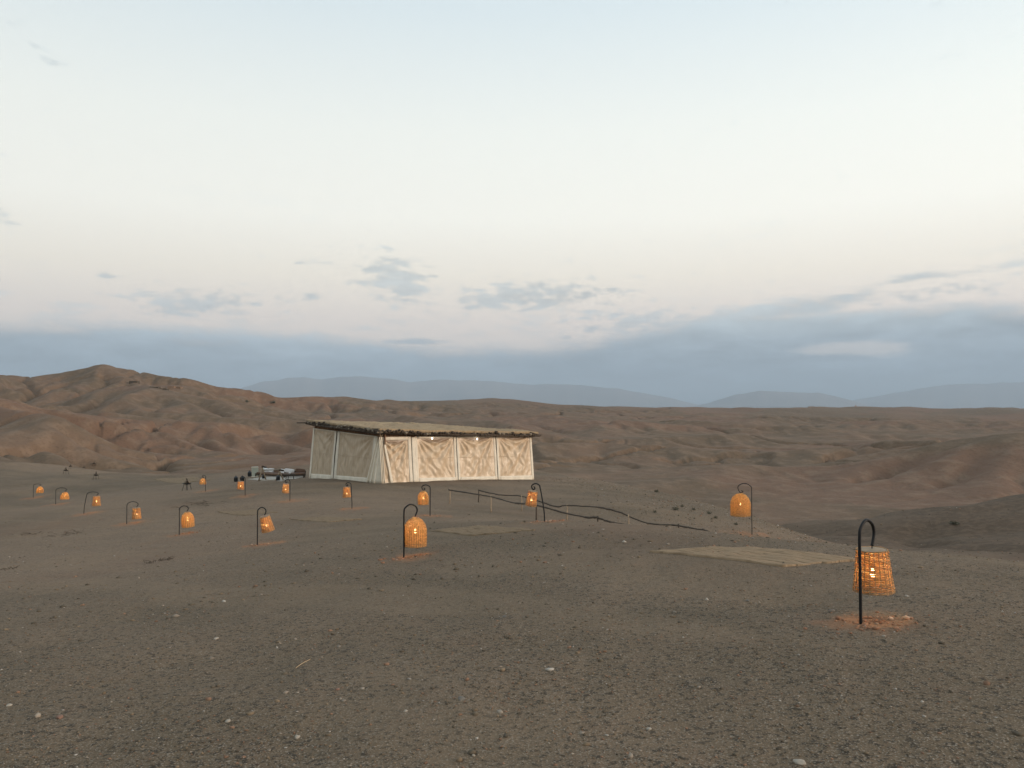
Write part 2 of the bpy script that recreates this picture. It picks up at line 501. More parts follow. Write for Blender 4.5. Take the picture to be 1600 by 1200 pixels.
def height(x, y, detail=True):
    x = np.asarray(x, float); y = np.asarray(y, float)
    h = broad(x, y)
    ing = (x > GX0 + 2) & (x < GX1 - 2) & (y > GY0 + 2) & (y < GY1 - 2)
    d = np.where(ing, grid_sample(DELTA, np.clip(x, GX0, GX1), np.clip(y, GY0, GY1)), 0.0)
    h = h + d
    r = np.hypot(x, y)
    # rolling land beyond the grid
    f = sstep(r, 520, 760) * (1 - sstep(r, 9000, 14000))
    wx = x + 60 * fbm(x / 300, y / 300, 2, 31); wy = y + 60 * fbm(x / 300, y / 300, 2, 33)
    h = h + f * (np.abs(fbm(wx / 210, wy / 210, 3, 41)) * 7.5 - 4.0) * (1 + np.clip(r - 1000, 0, 4000) / 4000)
    if detail:
        g = 1 - sstep(r, 45, 90)
        n = fbm(x / 1.9, y / 1.9, 3, 51) * 0.022 + fbm(x / 0.33, y / 0.33, 2, 57) * 0.006
        h = h + g * n
        o = sstep(r, 30, 60) * (1 - sstep(r, 300, 500))
        h = h + o * (fbm(x / 7.0, y / 7.0, 3, 61) * 0.16)
        # sharp little washes that wander down the slopes
        out_ = np.zeros(x.shape); nn_ = r < 260
        out_[nn_] = poly_out(x[nn_], y[nn_]); out_[~nn_] = 99.0
        og = sstep(out_, 9, 26)
        for lam, lo, hi, dep, wid, sd in ((26.0, 45, 210, 1.15, 0.058, 63), (62.0, 110, 520, 2.6, 0.055, 67)):
            ux = x + lam * 0.55 * fbm(x / lam * 0.8, y / lam * 0.8, 3, sd + 20); uy = y + lam * 0.55 * fbm(x / lam * 0.8, y / lam * 0.8, 3, sd + 22)
            nz_ = fbm(ux / lam, uy / lam, 2, sd, 0.45)
            msk = sstep(perlin(x / lam * 0.45, y / lam * 0.45, sd + 5), -0.38, 0.05)
            h = h - og * sstep(r, lo * 0.8, lo * 1.3) * (1 - sstep(r, hi * 0.8, hi * 1.2)) * msk * dep * np.exp(-(nz_ / wid) ** 2)
    return h


def hz(x, y):
    return float(height(np.array([x]), np.array([y]))[0])


def ground_at(px, py, dmin=2.0, dmax=150.0):
    """first point of the ground along the line of sight of a pixel"""
    ds = np.exp(np.linspace(math.log(dmin), math.log(dmax), 900))
    a = at(px, py, 1.0) - Vector((0, 0, CAMZ))
    x = a.x * ds; y = a.y * ds; z = CAMZ + a.z * ds
    hh = height(x, y)
    k = int(np.argmax(hh > z))
    return Vector((x[k], y[k], hh[k]))

# ------------------------------------------------------------------ soil
def new_mat(name):
    m = bpy.data.materials.new(name); m.use_nodes = True
    t = NT(m.node_tree); t.n.clear()
    out = t.node('ShaderNodeOutputMaterial')
    b = t.node('ShaderNodeBsdfPrincipled')
    t.l.new(b.outputs[0], out.inputs[0])
    return m, t, b, out


def simple_mat(name, colr, rough=0.7, var=0.15, scale=8.0, metal=0.0, bump=0.0, bscale=60.0, coord='Object', spec=0.5, stretch=(1, 1, 1)):
    m, t, b, out = new_mat(name)
    tcn = t.node('ShaderNodeTexCoord').outputs[coord]
    v = t.mapping(tcn, stretch)
    n = t.noise(v, scale, 4.0, 0.6)
    lo = tuple(c * (1 - var) for c in colr); hi = tuple(min(1, c * (1 + var)) for c in colr)
    t.put(b.inputs['Base Color'], t.ramp(n, [(0.3, lo), (0.7, hi)]))
    t.put(b.inputs['Roughness'], rough); t.put(b.inputs['Metallic'], metal); t.put(b.inputs['Specular IOR Level'], spec)
    if bump:
        t.put(b.inputs['Normal'], t.bump(t.noise(v, bscale, 3.0), 0.6, bump))
    return m


soil, st, sb, so = new_mat('desert_soil')
pos = st.node('ShaderNodeNewGeometry').outputs['Position']
gat = st.node('ShaderNodeAttribute', attribute_name='gravel').outputs['Fac']
n_huge = st.node('ShaderNodeAttribute', attribute_name='clay').outputs['Fac']
n_big = st.node('ShaderNodeAttribute', attribute_name='dust').outputs['Fac']
n_mid = st.noise(pos, 0.35, 3.0, 0.6)
n_small = st.noise(pos, 2.6, 3.0, 0.65)
n_grit = st.noise(pos, 22.0, 3.0, 0.75)
n_grit2 = st.noise(pos, 85.0, 1.0, 0.6)
# hills: grey-brown stony crests, reddish clay flanks, tan dust
hill = st.mix(st.smooth(n_big, 0.40, 0.62), (0.138, 0.098, 0.066), (0.166, 0.110, 0.074))
hill = st.mix(st.smooth(n_huge, 0.52, 0.66), hill, (0.168, 0.104, 0.071))
hill = st.mix(st.math('MULTIPLY', st.smooth(n_mid, 0.46, 0.66), 0.48), hill, (0.230, 0.162, 0.113))
hill = st.mix(st.math('MULTIPLY', st.smooth(n_small, 0.50, 0.68), 0.45), hill, (0.082, 0.060, 0.043))
# plateau: compacted gravel, dusty tracks
grav = st.mix(st.smooth(n_mid, 0.36, 0.66), (0.136, 0.099, 0.064), (0.168, 0.120, 0.079))
grav = st.mix(st.math('MULTIPLY', st.smooth(n_big, 0.47, 0.62), 0.75), grav, (0.235, 0.162, 0.108))
grav = st.mix(st.math('MULTIPLY', st.smooth(n_small, 0.50, 0.74), 0.45), grav, (0.155, 0.104, 0.069))
grav = st.mix(st.math('MULTIPLY', st.smooth(n_grit, 0.50, 0.62), 0.9), grav, (0.048, 0.039, 0.029))
grav = st.mix(st.math('MULTIPLY', st.smooth(n_grit2, 0.55, 0.68), 0.8), grav, (0.290, 0.240, 0.185))
n_tr = st.node('ShaderNodeAttribute', attribute_name='track').outputs['Fac']
grav = st.mix(st.math('MULTIPLY', st.smooth(n_tr, 0.50, 0.68), 0.30), grav, (0.225, 0.162, 0.107))
hollow_dark = st.node('ShaderNodeAttribute', attribute_name='hollow_dark').outputs['Fac']
hill = st.mix(hollow_dark, hill, st.mix(st.smooth(n_small, 0.40, 0.65), (0.098, 0.071, 0.050), (0.138, 0.098, 0.068)))
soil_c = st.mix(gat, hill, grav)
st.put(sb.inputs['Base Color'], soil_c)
st.put(sb.inputs['Roughness'], 0.95)
st.put(sb.inputs['Specular IOR Level'], 0.15)
bh = st.math('ADD', st.math('MULTIPLY', n_small, 0.05), st.math('MULTIPLY', n_grit, 0.026))
bh = st.math('ADD', bh, st.math('MULTIPLY', n_grit2, 0.005))
bh = st.math('ADD', bh, st.math('MULTIPLY', n_mid, 0.45))
st.put(sb.inputs['Normal'], st.bump(bh, 0.85, 1.0))

# ------------------------------------------------------------------ ground sheet (rows of growing spacing round the camp)
az_d = np.linspace(-41, 41, 920)
az_c = np.concatenate([np.linspace(41.4, 60, 40), np.linspace(61, 299, 170), np.linspace(300, 318.6, 40)])
azs = np.radians(np.concatenate([az_d, az_c]))
rs = np.concatenate([np.geomspace(0.25, 26, 210), np.geomspace(26.2, 700, 470), np.geomspace(706, 42000, 130)])
na, nr = len(azs), len(rs)
AA, RR = np.meshgrid(azs, rs)
X = RR * np.sin(AA); Y = RR * np.cos(AA)
Z = height(X, Y)
V = np.stack([X, Y, Z], -1).reshape(-1, 3)
V = np.vstack([V, [[0, 0, hz(0, 0)]]])
ii, jj = np.meshgrid(np.arange(nr - 1), np.arange(na), indexing='ij')
j2 = (jj + 1) % na
quads = np.stack([ii * na + jj, ii * na + j2, (ii + 1) * na + j2, (ii + 1) * na + jj], -1).reshape(-1, 4)[:, ::-1]
j = np.arange(na)
tris = np.stack([np.full(na, nr * na), (j + 1) % na, j], -1)[:, ::-1]
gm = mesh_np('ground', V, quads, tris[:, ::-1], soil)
att = gm.attributes.new('gravel', 'FLOAT', 'POINT')
rad = np.hypot(X, Y)
gv = np.zeros(X.shape); nearm = rad < 260
gv[nearm] = 1 - sstep(poly_out(X[nearm], Y[nearm]) + 5 * fbm(X[nearm] / 9, Y[nearm] / 9, 3, 71), 1.0, 7.0)
att.data.foreach_set('value', np.append(gv.ravel(), 1.0).astype(np.float32))
def vattr(name, arr):
    a_ = gm.attributes.new(name, 'FLOAT', 'POINT')
    a_.data.foreach_set('value', np.append(arr.ravel(), 0.5).astype(np.float32))


lod = np.clip(rad / 400, 1, 30)
vattr('clay', 0.5 + 0.13 * np.exp(-((X + 30) / 34) ** 2 - ((Y - 105) / 30) ** 2) + 0.36 * fbm(X / 85 / lod + 0.4 * perlin(X / 40, Y / 40, 2), Y / 85 / lod + Z / 30, 4, 81))
vattr('dust', 0.5 + 0.36 * fbm(X / 24 / lod, Y / 24 / lod + Z / 9, 4, 87))
# darker ground tone laid over the hollow on the right, for contrast
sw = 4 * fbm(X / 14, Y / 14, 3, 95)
vattr('hollow_dark', sstep(X - 0.29 * Y + 1.6 * sw, -3, 10) * sstep(Y + 0.4 * sw, 15, 28) * (1 - sstep(Y + sw + 0.25 * X, 72, 80)) * 0.9)
ca, sa = math.cos(0.55), math.sin(0.55)
vattr('track', 0.5 + 0.40 * fbm((X * ca - Y * sa) * 0.16, (X * sa + Y * ca) * 0.55, 3, 91))
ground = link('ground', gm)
tag(ground, kind='structure')

# ------------------------------------------------------------------ mountains across the plain
rock = simple_mat('mountain_rock', (0.16, 0.13, 0.11), 0.95, 0.3, 0.0006)


def mountains(name, crest, d, depth, seed):
    """a range with real depth: crest given as (pixel x, pixel y) at d metres"""
    cx = np.array([c[0] for c in crest], float); cy = np.array([c[1] for c in crest], float)
    n, k = 360, 26
    px = np.linspace(cx[0], cx[-1], n)
    py = np.interp(px, cx, cy)
    ker = np.exp(-np.linspace(-2, 2, 13) ** 2); ker /= ker.sum()
    py = np.convolve(np.pad(py, 6, mode='edge'), ker, 'valid')
    P = np.array([at(a, b, d) for a, b in zip(px, py)])
    vs = []
    base = -120.0
    for i in range(k):
        t = (i / (k - 1)) * 2 - 1                        # -1 front foot, 0 crest, 1 back foot
        x = P[:, 0] * (1 + t * depth / d); y = P[:, 1] + t * depth
        prof = (1 - abs(t)) ** 1.25
        z = base + (P[:, 2] - base) * prof
        rel = np.abs(fbm(x / 2600, y / 2600, 3, seed)) * (P[:, 2] - base) * 0.22
        z = z - rel * (1 - (1 - abs(t)) ** 3) * (abs(t) < 0.99) + (fbm(px / 40, np.full(n, seed * 1.3), 3, seed) * 0.03 * (P[:, 2] - base)) * prof
        vs.append(np.stack([x, y, z], -1))
    vs = np.array(vs).reshape(-1, 3)
    a, b = np.meshgrid(np.arange(k - 1), np.arange(n - 1), indexing='ij')
    q = np.stack([a * n + b, a * n + b + 1, (a + 1) * n + b + 1, (a + 1) * n + b], -1).reshape(-1, 4)
    o = link(name, mesh_np(name, vs, q, None, rock))
    tag(o, kind='structure')
    return o


mountains('mountain_range', [(300, 640), (372, 606), (410, 594), (450, 587), (500, 588), (560, 584), (640, 592), (720, 590), (800, 596), (880, 598), (960, 604), (1040, 618), (1100, 634), (1130, 640)], 21000, 3200, 5)
mountains('mountain_range', [(1060, 640), (1110, 628), (1150, 614), (1190, 608), (1230, 611), (1280, 612), (1330, 624), (1380, 640)], 18000, 2400, 8)
mountains('mountain_range', [(1290, 640), (1340, 622), (1400, 612), (1480, 598), (1540, 597), (1600, 592), (1700, 588), (1900, 600), (2100, 640)], 22500, 3000, 9)
mountains('mountain_range', [(-500, 640), (-300, 590), (-100, 582), (0, 586), (40, 596), (110, 612), (200, 640)], 21500, 3000, 4)

# ------------------------------------------------------------------ haze: dusty evening air between here and the mountains
hx, hy0, hy1, hz0, hz1 = 36000.0, -9000.0, 43500.0, -160.0, 1150.0
hv = [(sx * hx, y, z) for sx in (-1, 1) for y in (hy0, hy1) for z in (hz0, hz1)]
hme = bpy.data.meshes.new('haze')
hme.from_pydata(hv, [], [(0, 1, 3, 2), (4, 6, 7, 5), (0, 4, 5, 1), (2, 3, 7, 6), (0, 2, 6, 4), (1, 5, 7, 3)])
hme.update()
hm = bpy.data.materials.new('haze_air'); hm.use_nodes = True
ht = NT(hm.node_tree); ht.n.clear()
ho = ht.node('ShaderNodeOutputMaterial')
hp = ht.node('ShaderNodeVolumePrincipled')
hp.inputs['Color'].default_value = (0.50, 0.63, 0.765, 1)
hp.inputs['Density'].default_value = 7.2e-5
hp.inputs['Anisotropy'].default_value = 0.0
ht.l.new(hp.outputs[0], ho.inputs['Volume'])
hme.materials.append(hm)
haze = link('haze', hme)
tag(haze, kind='stuff')

# ------------------------------------------------------------------ mesh builder
rnd = random.Random(11)


class MB:
    def __init__(self):
        self.v = []; self.f = []

    def add(self, vs, fs):
        o = len(self.v)
        self.v += [tuple(p) for p in vs]
        self.f += [tuple(i + o for i in q) for q in fs]
        return self

    def box(self, c, s, rot=None):
        vs = [Vector((sx * s[0] / 2, sy * s[1] / 2, sz * s[2] / 2)) for sx in (-1, 1) for sy in (-1, 1) for sz in (-1, 1)]
        if rot is not None:
            vs = [rot @ p for p in vs]
        vs = [p + Vector(c) for p in vs]
        return self.add(vs, [(0, 1, 3, 2), (4, 6, 7, 5), (0, 4, 5, 1), (2, 3, 7, 6), (0, 2, 6, 4), (1, 5, 7, 3)])

    def tube(self, pts, rad, sides=6, closed=False, cap=True, flat=1.0):
        """sweep a round section along points; rad number or list"""
        pts = [Vector(p) for p in pts]; n = len(pts)
        rad = [rad] * n if isinstance(rad, (int, float)) else list(rad)
        vs = []; ref = None
        for i in range(n):
            if closed:
                t = pts[(i + 1) % n] - pts[i - 1]
            else:
                t = pts[min(i + 1, n - 1)] - pts[max(i - 1, 0)]
            t.normalize()
            if ref is None:
                ref = Vector((0, 0, 1)) if abs(t.z) < 0.8 else Vector((0, 1, 0))
                if abs(t.y) > 0.8 and abs(t.z) >= 0.8: ref = Vector((1, 0, 0))
            u = ref - t * ref.dot(t)
            if u.length < 1e-5:
                u = t.orthogonal()
            u.normalize(); w = t.cross(u); ref = u
            for k in range(sides):
                a = 2 * math.pi * k / sides
                vs.append(pts[i] + (u * math.cos(a) + w * math.sin(a) * flat) * rad[i])
        fs = []
        m = n if closed else n - 1
        for i in range(m):
            i2 = (i + 1) % n
            for k in range(sides):
                k2 = (k + 1) % sides
                fs.append((i * sides + k, i * sides + k2, i2 * sides + k2, i2 * sides + k))
        if cap and not closed:
            fs.append(tuple(range(sides))[::-1]); fs.append(tuple((n - 1) * sides + k for k in range(sides)))
        return self.add(vs, fs)

    def lathe(self, prof, sides=16, c=(0, 0, 0), cap_top=True, cap_bot=True):
        vs = []; fs = []; n = len(prof)
        for (r, z) in prof:
            for k in range(sides):
                a = 2 * math.pi * k / sides
                vs.append((c[0] + r * math.cos(a), c[1] + r * math.sin(a), c[2] + z))
        for i in range(n - 1):
            for k in range(sides):
                k2 = (k + 1) % sides
                fs.append((i * sides + k, i * sides + k2, (i + 1) * sides + k2, (i + 1) * sides + k))
        if cap_bot: fs.append(tuple(range(sides))[::-1])
        if cap_top: fs.append(tuple((n - 1) * sides + k for k in range(sides)))
        return self.add(vs, fs)

    def grid(self, fn, nu, nv):
        vs = [fn(i / nu, j / nv) for j in range(nv + 1) for i in range(nu + 1)]
        fs = [(j * (nu + 1) + i, j * (nu + 1) + i + 1, (j + 1) * (nu + 1) + i + 1, (j + 1) * (nu + 1) + i) for j in range(nv) for i in range(nu)]
        return self.add(vs, fs)

    def sheet(self, fn, nu, nv, th):
        """a grid with thickness: fn(u, v) -> point, th -> offset vector or number for z"""
        off = Vector((0, 0, th)) if isinstance(th, (int, float)) else Vector(th)
        top = [Vector(fn(i / nu, j / nv)) for j in range(nv + 1) for i in range(nu + 1)]
        n = len(top)
        vs = top + [p - off for p in top]
        fs = []
        W = nu + 1
        for j in range(nv):
            for i in range(nu):
                a = j * W + i
                fs.append((a, a + 1, a + W + 1, a + W)); fs.append((n + a, n + a + W, n + a + W + 1, n + a + 1))
        for i in range(nu):
            a = i; fs.append((a, n + a, n + a + 1, a + 1))
            a = nv * W + i; fs.append((a, a + 1, n + a + 1, n + a))
        for j in range(nv):
            a = j * W; fs.append((a, a + W, n + a + W, n + a))
            a = j * W + nu; fs.append((a, n + a, n + a + W, a + W))
        return self.add(vs, fs)

    def mesh(self, name, mat, smooth=False):
        me = bpy.data.meshes.new(name)
        me.from_pydata(self.v, [], self.f)
        if mat is not None:
            me.materials.append(mat)
        me.update()
        if smooth:
            me.polygons.foreach_set('use_smooth', [True] * len(me.polygons))
        return me

    def build(self, name, mat, parent=None, smooth=False, loc=None, rot=None):
        return link(name, self.mesh(name, mat, smooth), parent, loc, rot)


def smooth_path(pts, per=6):
    """Catmull-Rom through points"""
    pts = [Vector(p) for p in pts]
    q = [pts[0] * 2 - pts[1]] + pts + [pts[-1] * 2 - pts[-2]]
    out = []
    for i in range(1, len(q) - 2):
        for k in range(per):
            t = k / per
            out.append(0.5 * ((2 * q[i]) + (q[i + 1] - q[i - 1]) * t + (2 * q[i - 1] - 5 * q[i] + 4 * q[i + 1] - q[i + 2]) * t * t + (3 * q[i] - q[i - 1] - 3 * q[i + 1] + q[i + 2]) * t ** 3))
    out.append(pts[-1])
    return out


# ------------------------------------------------------------------ materials of the camp
iron = simple_mat('black_iron', (0.012, 0.012, 0.013), 0.55, 0.3, 40, 0.6, 0.0008, 300)
black_cloth = simple_mat('black_lacquer', (0.012, 0.013, 0.015), 0.5, 0.3, 20)
dark_wood = simple_mat('dark_branch_wood', (0.060, 0.042, 0.028), 0.9, 0.4, 20, 0, 0.004, 60)
pale_wood = simple_mat('pale_peeled_wood', (0.29, 0.215, 0.14), 0.8, 0.25, 14, 0, 0.002, 90)
grey_wood = simple_mat('weathered_wood', (0.22, 0.18, 0.13), 0.85, 0.3, 14, 0, 0.003, 80)
canvas = simple_mat('white_canvas', (0.70, 0.63, 0.51), 0.8, 0.10, 3.0, 0, 0.006, 9)
canvas_grey = simple_mat('off_white_canvas', (0.66, 0.60, 0.49), 0.8, 0.12, 3.0, 0, 0.006, 9)
stone_pale = simple_mat('pale_stone', (0.30, 0.265, 0.215), 0.85, 0.2, 60, 0, 0.003, 120)
stone_red = simple_mat('red_stone', (0.20, 0.11, 0.075), 0.85, 0.25, 60, 0, 0.003, 120)
stone_grey = simple_mat('grey_stone', (0.13, 0.115, 0.095), 0.85, 0.3, 60, 0, 0.003, 120)
scrub_m = simple_mat('dry_scrub', (0.095, 0.090, 0.060), 0.9, 0.4, 6)


def wicker_mat(name, colr, trans):
    m, t, b, out = new_mat(name)
    co = t.node('ShaderNodeTexCoord').outputs['Object']
    n = t.noise(t.mapping(co, (1, 1, 1)), 26.0, 3.0, 0.6)
    c = t.ramp(n, [(0.3, tuple(x * 0.70 for x in colr)), (0.7, tuple(min(1, x * 1.2) for x in colr))])
    t.put(b.inputs['Base Color'], c); t.put(b.inputs['Roughness'], 0.6)
    tr = t.node('ShaderNodeBsdfTranslucent'); t.put(tr.inputs['Color'], t.mix(1.0, c, (1.0, 0.86, 0.62), 'MULTIPLY'))
    mx = t.node('ShaderNodeMixShader'); mx.inputs[0].default_value = trans
    t.l.new(b.outputs[0], mx.inputs[1]); t.l.new(tr.outputs[0], mx.inputs[2]); t.l.new(mx.outputs[0], out.inputs[0])
    return m


wicker = wicker_mat('straw_wicker', (0.66, 0.47, 0.25), 0.66)
raffia = wicker_mat('fine_raffia', (0.84, 0.66, 0.38), 0.78)
rib_m = wicker_mat('wicker_rib', (0.42, 0.27, 0.13), 0.15)
bulb_m, bt, bb, bo = new_mat('lit_bulb_glass')
bt.put(bb.inputs['Base Color'], (1.0, 0.8, 0.5)); bt.put(bb.inputs['Emission Color'], (1.0, 0.66, 0.28)); bt.put(bb.inputs['Emission Strength'], 9.0)

# ------------------------------------------------------------------ basket lanterns on shepherd's hooks
LAMP_GROUP = 'basket lanterns on iron hooks'
bulb_me = MB().lathe([(0.004, 0.055), (0.011, 0.04), (0.012, 0.028), (0.021, 0.014), (0.022, -0.004), (0.019, -0.018), (0.010, -0.027), (0.002, -0.030)][::-1], 12).mesh('bulb', bulb_m, True)


def lantern(base, toph, side, kind, sx, stop, sbot, width, label, tilt=0.0, lean=0.0, scroll=False, fine=1.0, watts=5.0, tumble=0.0, turn=0.62):
    """base on the ground; heights in metres above it; sx sideways offset of the shade"""
    root = empty('basket_lantern', base, turn)
    tag(root, label, 'lantern', LAMP_GROUP)
    rp = 0.0125
    q = sx                                            # hook reaches to the shade's axis
    hang = stop + 0.02
    rad = (toph - hang) / 2
    lean_v = Vector((lean, 0, 0))
    w = abs(q) * 1.18
    sg = 1 if q > 0 else -1
    pts = [(0, 0, -0.12), (0, 0, 0), (0.10 * lean, 0, 0.25 * toph), (0.45 * lean, 0, 0.55 * toph), (lean, 0, toph - rad * 1.15),
           (lean + sg * w * 0.10, 0, toph - rad * 0.45), (lean + sg * w * 0.45, 0, toph), (lean + sg * w * 0.85, 0, toph - rad * 0.32),
           (lean + sg * w * 1.0, 0, toph - rad * 0.95)]
    if scroll:
        cx = lean + sg * w * 0.80
        pts += [(cx + sg * w * 0.06, 0, hang + 0.012), (cx - sg * w * 0.14, 0, hang + 0.022), (cx - sg * w * 0.17, 0, hang + 0.05), (cx - sg * w * 0.04, 0, hang + 0.062)]
        q = cx + sg * w * 0.02
    else:
        pts += [(lean + sg * w * 0.93, 0, hang + rad * 0.45), (lean + q, 0, hang + 0.006)]
        q = lean + q
    path = smooth_path(pts, 7)
    MB().tube(path, rp, 8).build('hook', iron, root, True)
    # hanger link
    MB().tube([(q, 0, hang + 0.012), (q + 0.006, 0, hang), (q, 0, stop - 0.012), (q - 0.006, 0, hang)], 0.0022, 5, closed=True).build('hanger', iron, root, True)
    # shade
    hgt = stop - sbot; R0 = width / 2
    if kind == 'cone':
        prof = lambda t: R0 * (1.0 - 0.25 * t - 0.02 * math.sin(t * math.pi))
    elif kind == 'bell':
        prof = lambda t: R0 * (1.0 if t < 0.15 else math.sqrt(max(0.0, 1 - ((t - 0.15) / 0.86) ** 2.0))) * (1 + 0.06 * (1 - t))
    else:
        prof = lambda t: R0 * (0.97 + 0.03 * math.sin(t * 2.6)) * (1.0 if t < 0.42 else math.sqrt(max(0.0, 1 - ((t - 0.42) / 0.59) ** 2.2)))
    nrib = int((18 if kind == 'cone' else 30) * fine) + 4
    nrib += nrib % 2
    segs = nrib * 2
    pitch = (0.0115 if kind == 'cone' else 0.0105) / fine
    nring = max(12, int(hgt / pitch))
    th = hgt / nring
    r2 = random.Random(int(base.x * 1000))
    weave = MB()
    for k in range(nring):
        t = (k + 0.5) / nring
        if kind == 'cone' and k > 0 and r2.random() < (0.30 if 0.22 < t < 0.58 else 0.06):
            a0 = r2.random() * 6.28; gap = r2.uniform(0.8, 2.4)       # a broken strand
        else:
            a0 = None; gap = 0
        zz = sbot + t * hgt
        r = prof(t); jit = r2.uniform(-0.002, 0.002)
        if r < 0.012: continue
        pt = []
        for s in range(segs):
            a = 2 * math.pi * s / segs
            if a0 is not None and ((a - a0) % 6.283) < gap:
                pt.append(None); continue
            rr_ = r + jit + 0.0034 * math.cos(a * nrib / 2 + math.pi * k)
            sag = 0.0028 * math.sin(3 * a + k * 1.7)
            pt.append(Vector((rr_ * math.cos(a), rr_ * math.sin(a), zz - stop + sag)))
        rr0 = th * ((0.42 if 0.25 < t < 0.60 and k % 3 else 0.50) if kind == 'cone' else 0.47)
        if a0 is None:
            weave.tube(pt, rr0, 4, closed=True)
        else:
            run = []
            start = next(i for i in range(segs) if pt[i] is None)
            for i in range(segs):
                p = pt[(start + i) % segs]
                if p is None:
                    if len(run) > 2: weave.tube(run, rr0, 4)
                    run = []
                else:
                    run.append(p)
            if len(run) > 2: weave.tube(run, rr0, 4)
    shade_rot = Matrix.Rotation(tilt, 4, 'Y')
    sh = weave.build('shade', wicker if kind == 'cone' else raffia, root, True, (q, 0, stop))
    sh.rotation_euler = (tumble, tilt, 0)
    ribs = MB()
    for i in range(nrib):
        a = 2 * math.pi * i / nrib
        col_ = [Vector(((prof(t) + 0.003) * math.cos(a), (prof(t) + 0.003) * math.sin(a), sbot + t * hgt - stop)) for t in [x / 9 for x in range(-0, 10)]]
        e = col_[0].copy(); e.z -= 0.008; e.x *= 1.02; e.y *= 1.02
        ribs.tube([e] + col_, 0.0026 / max(0.6, fine) * (1.7 if kind == 'cone' else 1.45), 4)
    ribs.build('rib_cage', rib_m, sh)
    for nm, t, rr_ in (('bottom_rim', 0.004, 0.006), ('top_rim', 0.985 if kind == 'cone' else 0.965, 0.005)):
        rim = MB()
        r = max(0.018, prof(t))
        rim.tube([Vector((r * math.cos(2 * math.pi * s / 28), r * math.sin(2 * math.pi * s / 28), sbot + t * hgt - stop)) for s in range(28)], rr_, 5, closed=True)
        rim.build(nm, wicker, sh, True)
    if kind == 'cone':
        rt = prof(1.0)
        MB().lathe([(rt * 0.98, -0.004), (rt * 0.6, 0.002), (0.01, 0.004)], 24, cap_bot=False).build('top_plate', pale_wood, sh, True)
    # lamp holder, bulb and its light
    zb = -hgt * (0.60 if kind == 'cone' else 0.50)
    MB().tube([(0, 0, -0.012), (0.003, 0.001, zb * 0.5), (0, 0, zb + 0.06)], 0.0026, 5).build('cable', iron, sh)
    link('bulb', bulb_me, sh, (0, 0, zb))
    ld = bpy.data.lights.new('lantern_light', 'POINT')
    ld.energy = watts; ld.color = (1.0, 0.66, 0.29); ld.shadow_soft_size = 0.02
    lo = bpy.data.objects.new('lantern_light', ld); col.objects.link(lo)
    lo.parent = sh; lo.location = (0, 0, zb + 0.078)
    return root


def place_lantern(px, py, top, scx, s_top, s_bot, wpx, kind, label, **kw):
    b = ground_at(px, py)
    kw['turn'] = kw.get('turn', 0.62) * (1 if scx > px else -1)      # the shade hangs behind its pole
    s = b.y / FPX
    lantern(b, (py - top) * s, 1, kind, (scx - px) * s / math.cos(kw['turn']), (py - s_top) * s, (py - s_bot) * s, wpx * s, label, **kw)
    return b


LAMPS = [
    (1345, 975, 817, 1375, 864, 929, 60, 'cone', 'large tapered wicker lantern nearest the camera, loose weave with bright gaps', dict(fine=1.0, turn=0.68, tilt=-0.05, watts=3.6)),
    (631, 872, 790, 647, 811, 855, 36, 'dome', 'tall dome shaped lantern in front of the small mat, finely woven', dict(fine=0.9)),
    (402, 852, 794, 411, 808, 832, 19, 'cone', 'tapered lantern swung to the right, second in the front row from the tall dome', dict(fine=0.6, tilt=-0.26)),
    (280, 836, 792, 289, 802, 825, 18.5, 'dome', 'round topped lantern leaning right, between two tapered lanterns of the front row', dict(fine=0.55, tilt=-0.10)),
    (198, 819, 785, 209, 795, 812, 13.5, 'cone', 'small tapered lantern on a wide hook, fifth from the right in the front row', dict(fine=0.5, tilt=-0.04)),
    (131, 803, 770, 142, 777, 792, 12, 'cone', 'small lantern on a slanting pole, third from the left edge', dict(fine=0.45, lean=0.10)),
    (87, 788, 763, 97, 770, 781, 11.5, 'bell', 'small bell shaped lantern, second from the left edge', dict(fine=0.45)),
    (52, 778, 757, 59, 761, 771, 9.5, 'bell', 'tiny round lantern closest to the left edge', dict(fine=0.45)),
    (1175, 836, 757, 1160, 773, 808, 31, 'dome', 'dome shaped lantern on a scrolled hook at the brink of the slope', dict(fine=0.9, scroll=True)),
    (851, 815, 757, 840, 769, 792, 17, 'cone', 'tapered lantern tilted left on a scrolled hook beside the branch railing', dict(fine=0.6, scroll=True, tilt=0.20, lean=-0.10)),
    (672, 806, 759, 660, 769, 790, 16.5, 'dome', 'round topped lantern just right of the tall dome lantern, in front of the tent', dict(fine=0.55, scroll=True)),
    (550, 795, 755, 542, 762, 778, 12.5, 'cone', 'small tapered lantern below the corner of the tent', dict(fine=0.5, scroll=True, lean=-0.05)),
    (453, 783, 750, 445, 757, 771, 10.5, 'cone', 'small tapered lantern in front of the cushioned benches', dict(fine=0.45, scroll=True, tilt=0.12)),
    (383, 775, 745, 374, 753, 765, 10.5, 'cone', 'small lantern in front of the two black metal lanterns', dict(fine=0.45, scroll=True, tilt=0.10)),
    (321, 768, 743, 315, 748, 757, 9, 'bell', 'tiny lantern next to the iron fire bowl', dict(fine=0.45, scroll=True)),
]
lamp_bases = []
for (a, b, c, d, e, f, g, k, lab, kw) in LAMPS:
    lamp_bases.append(place_lantern(a, b, c, d, e, f, g, k, lab, **kw))

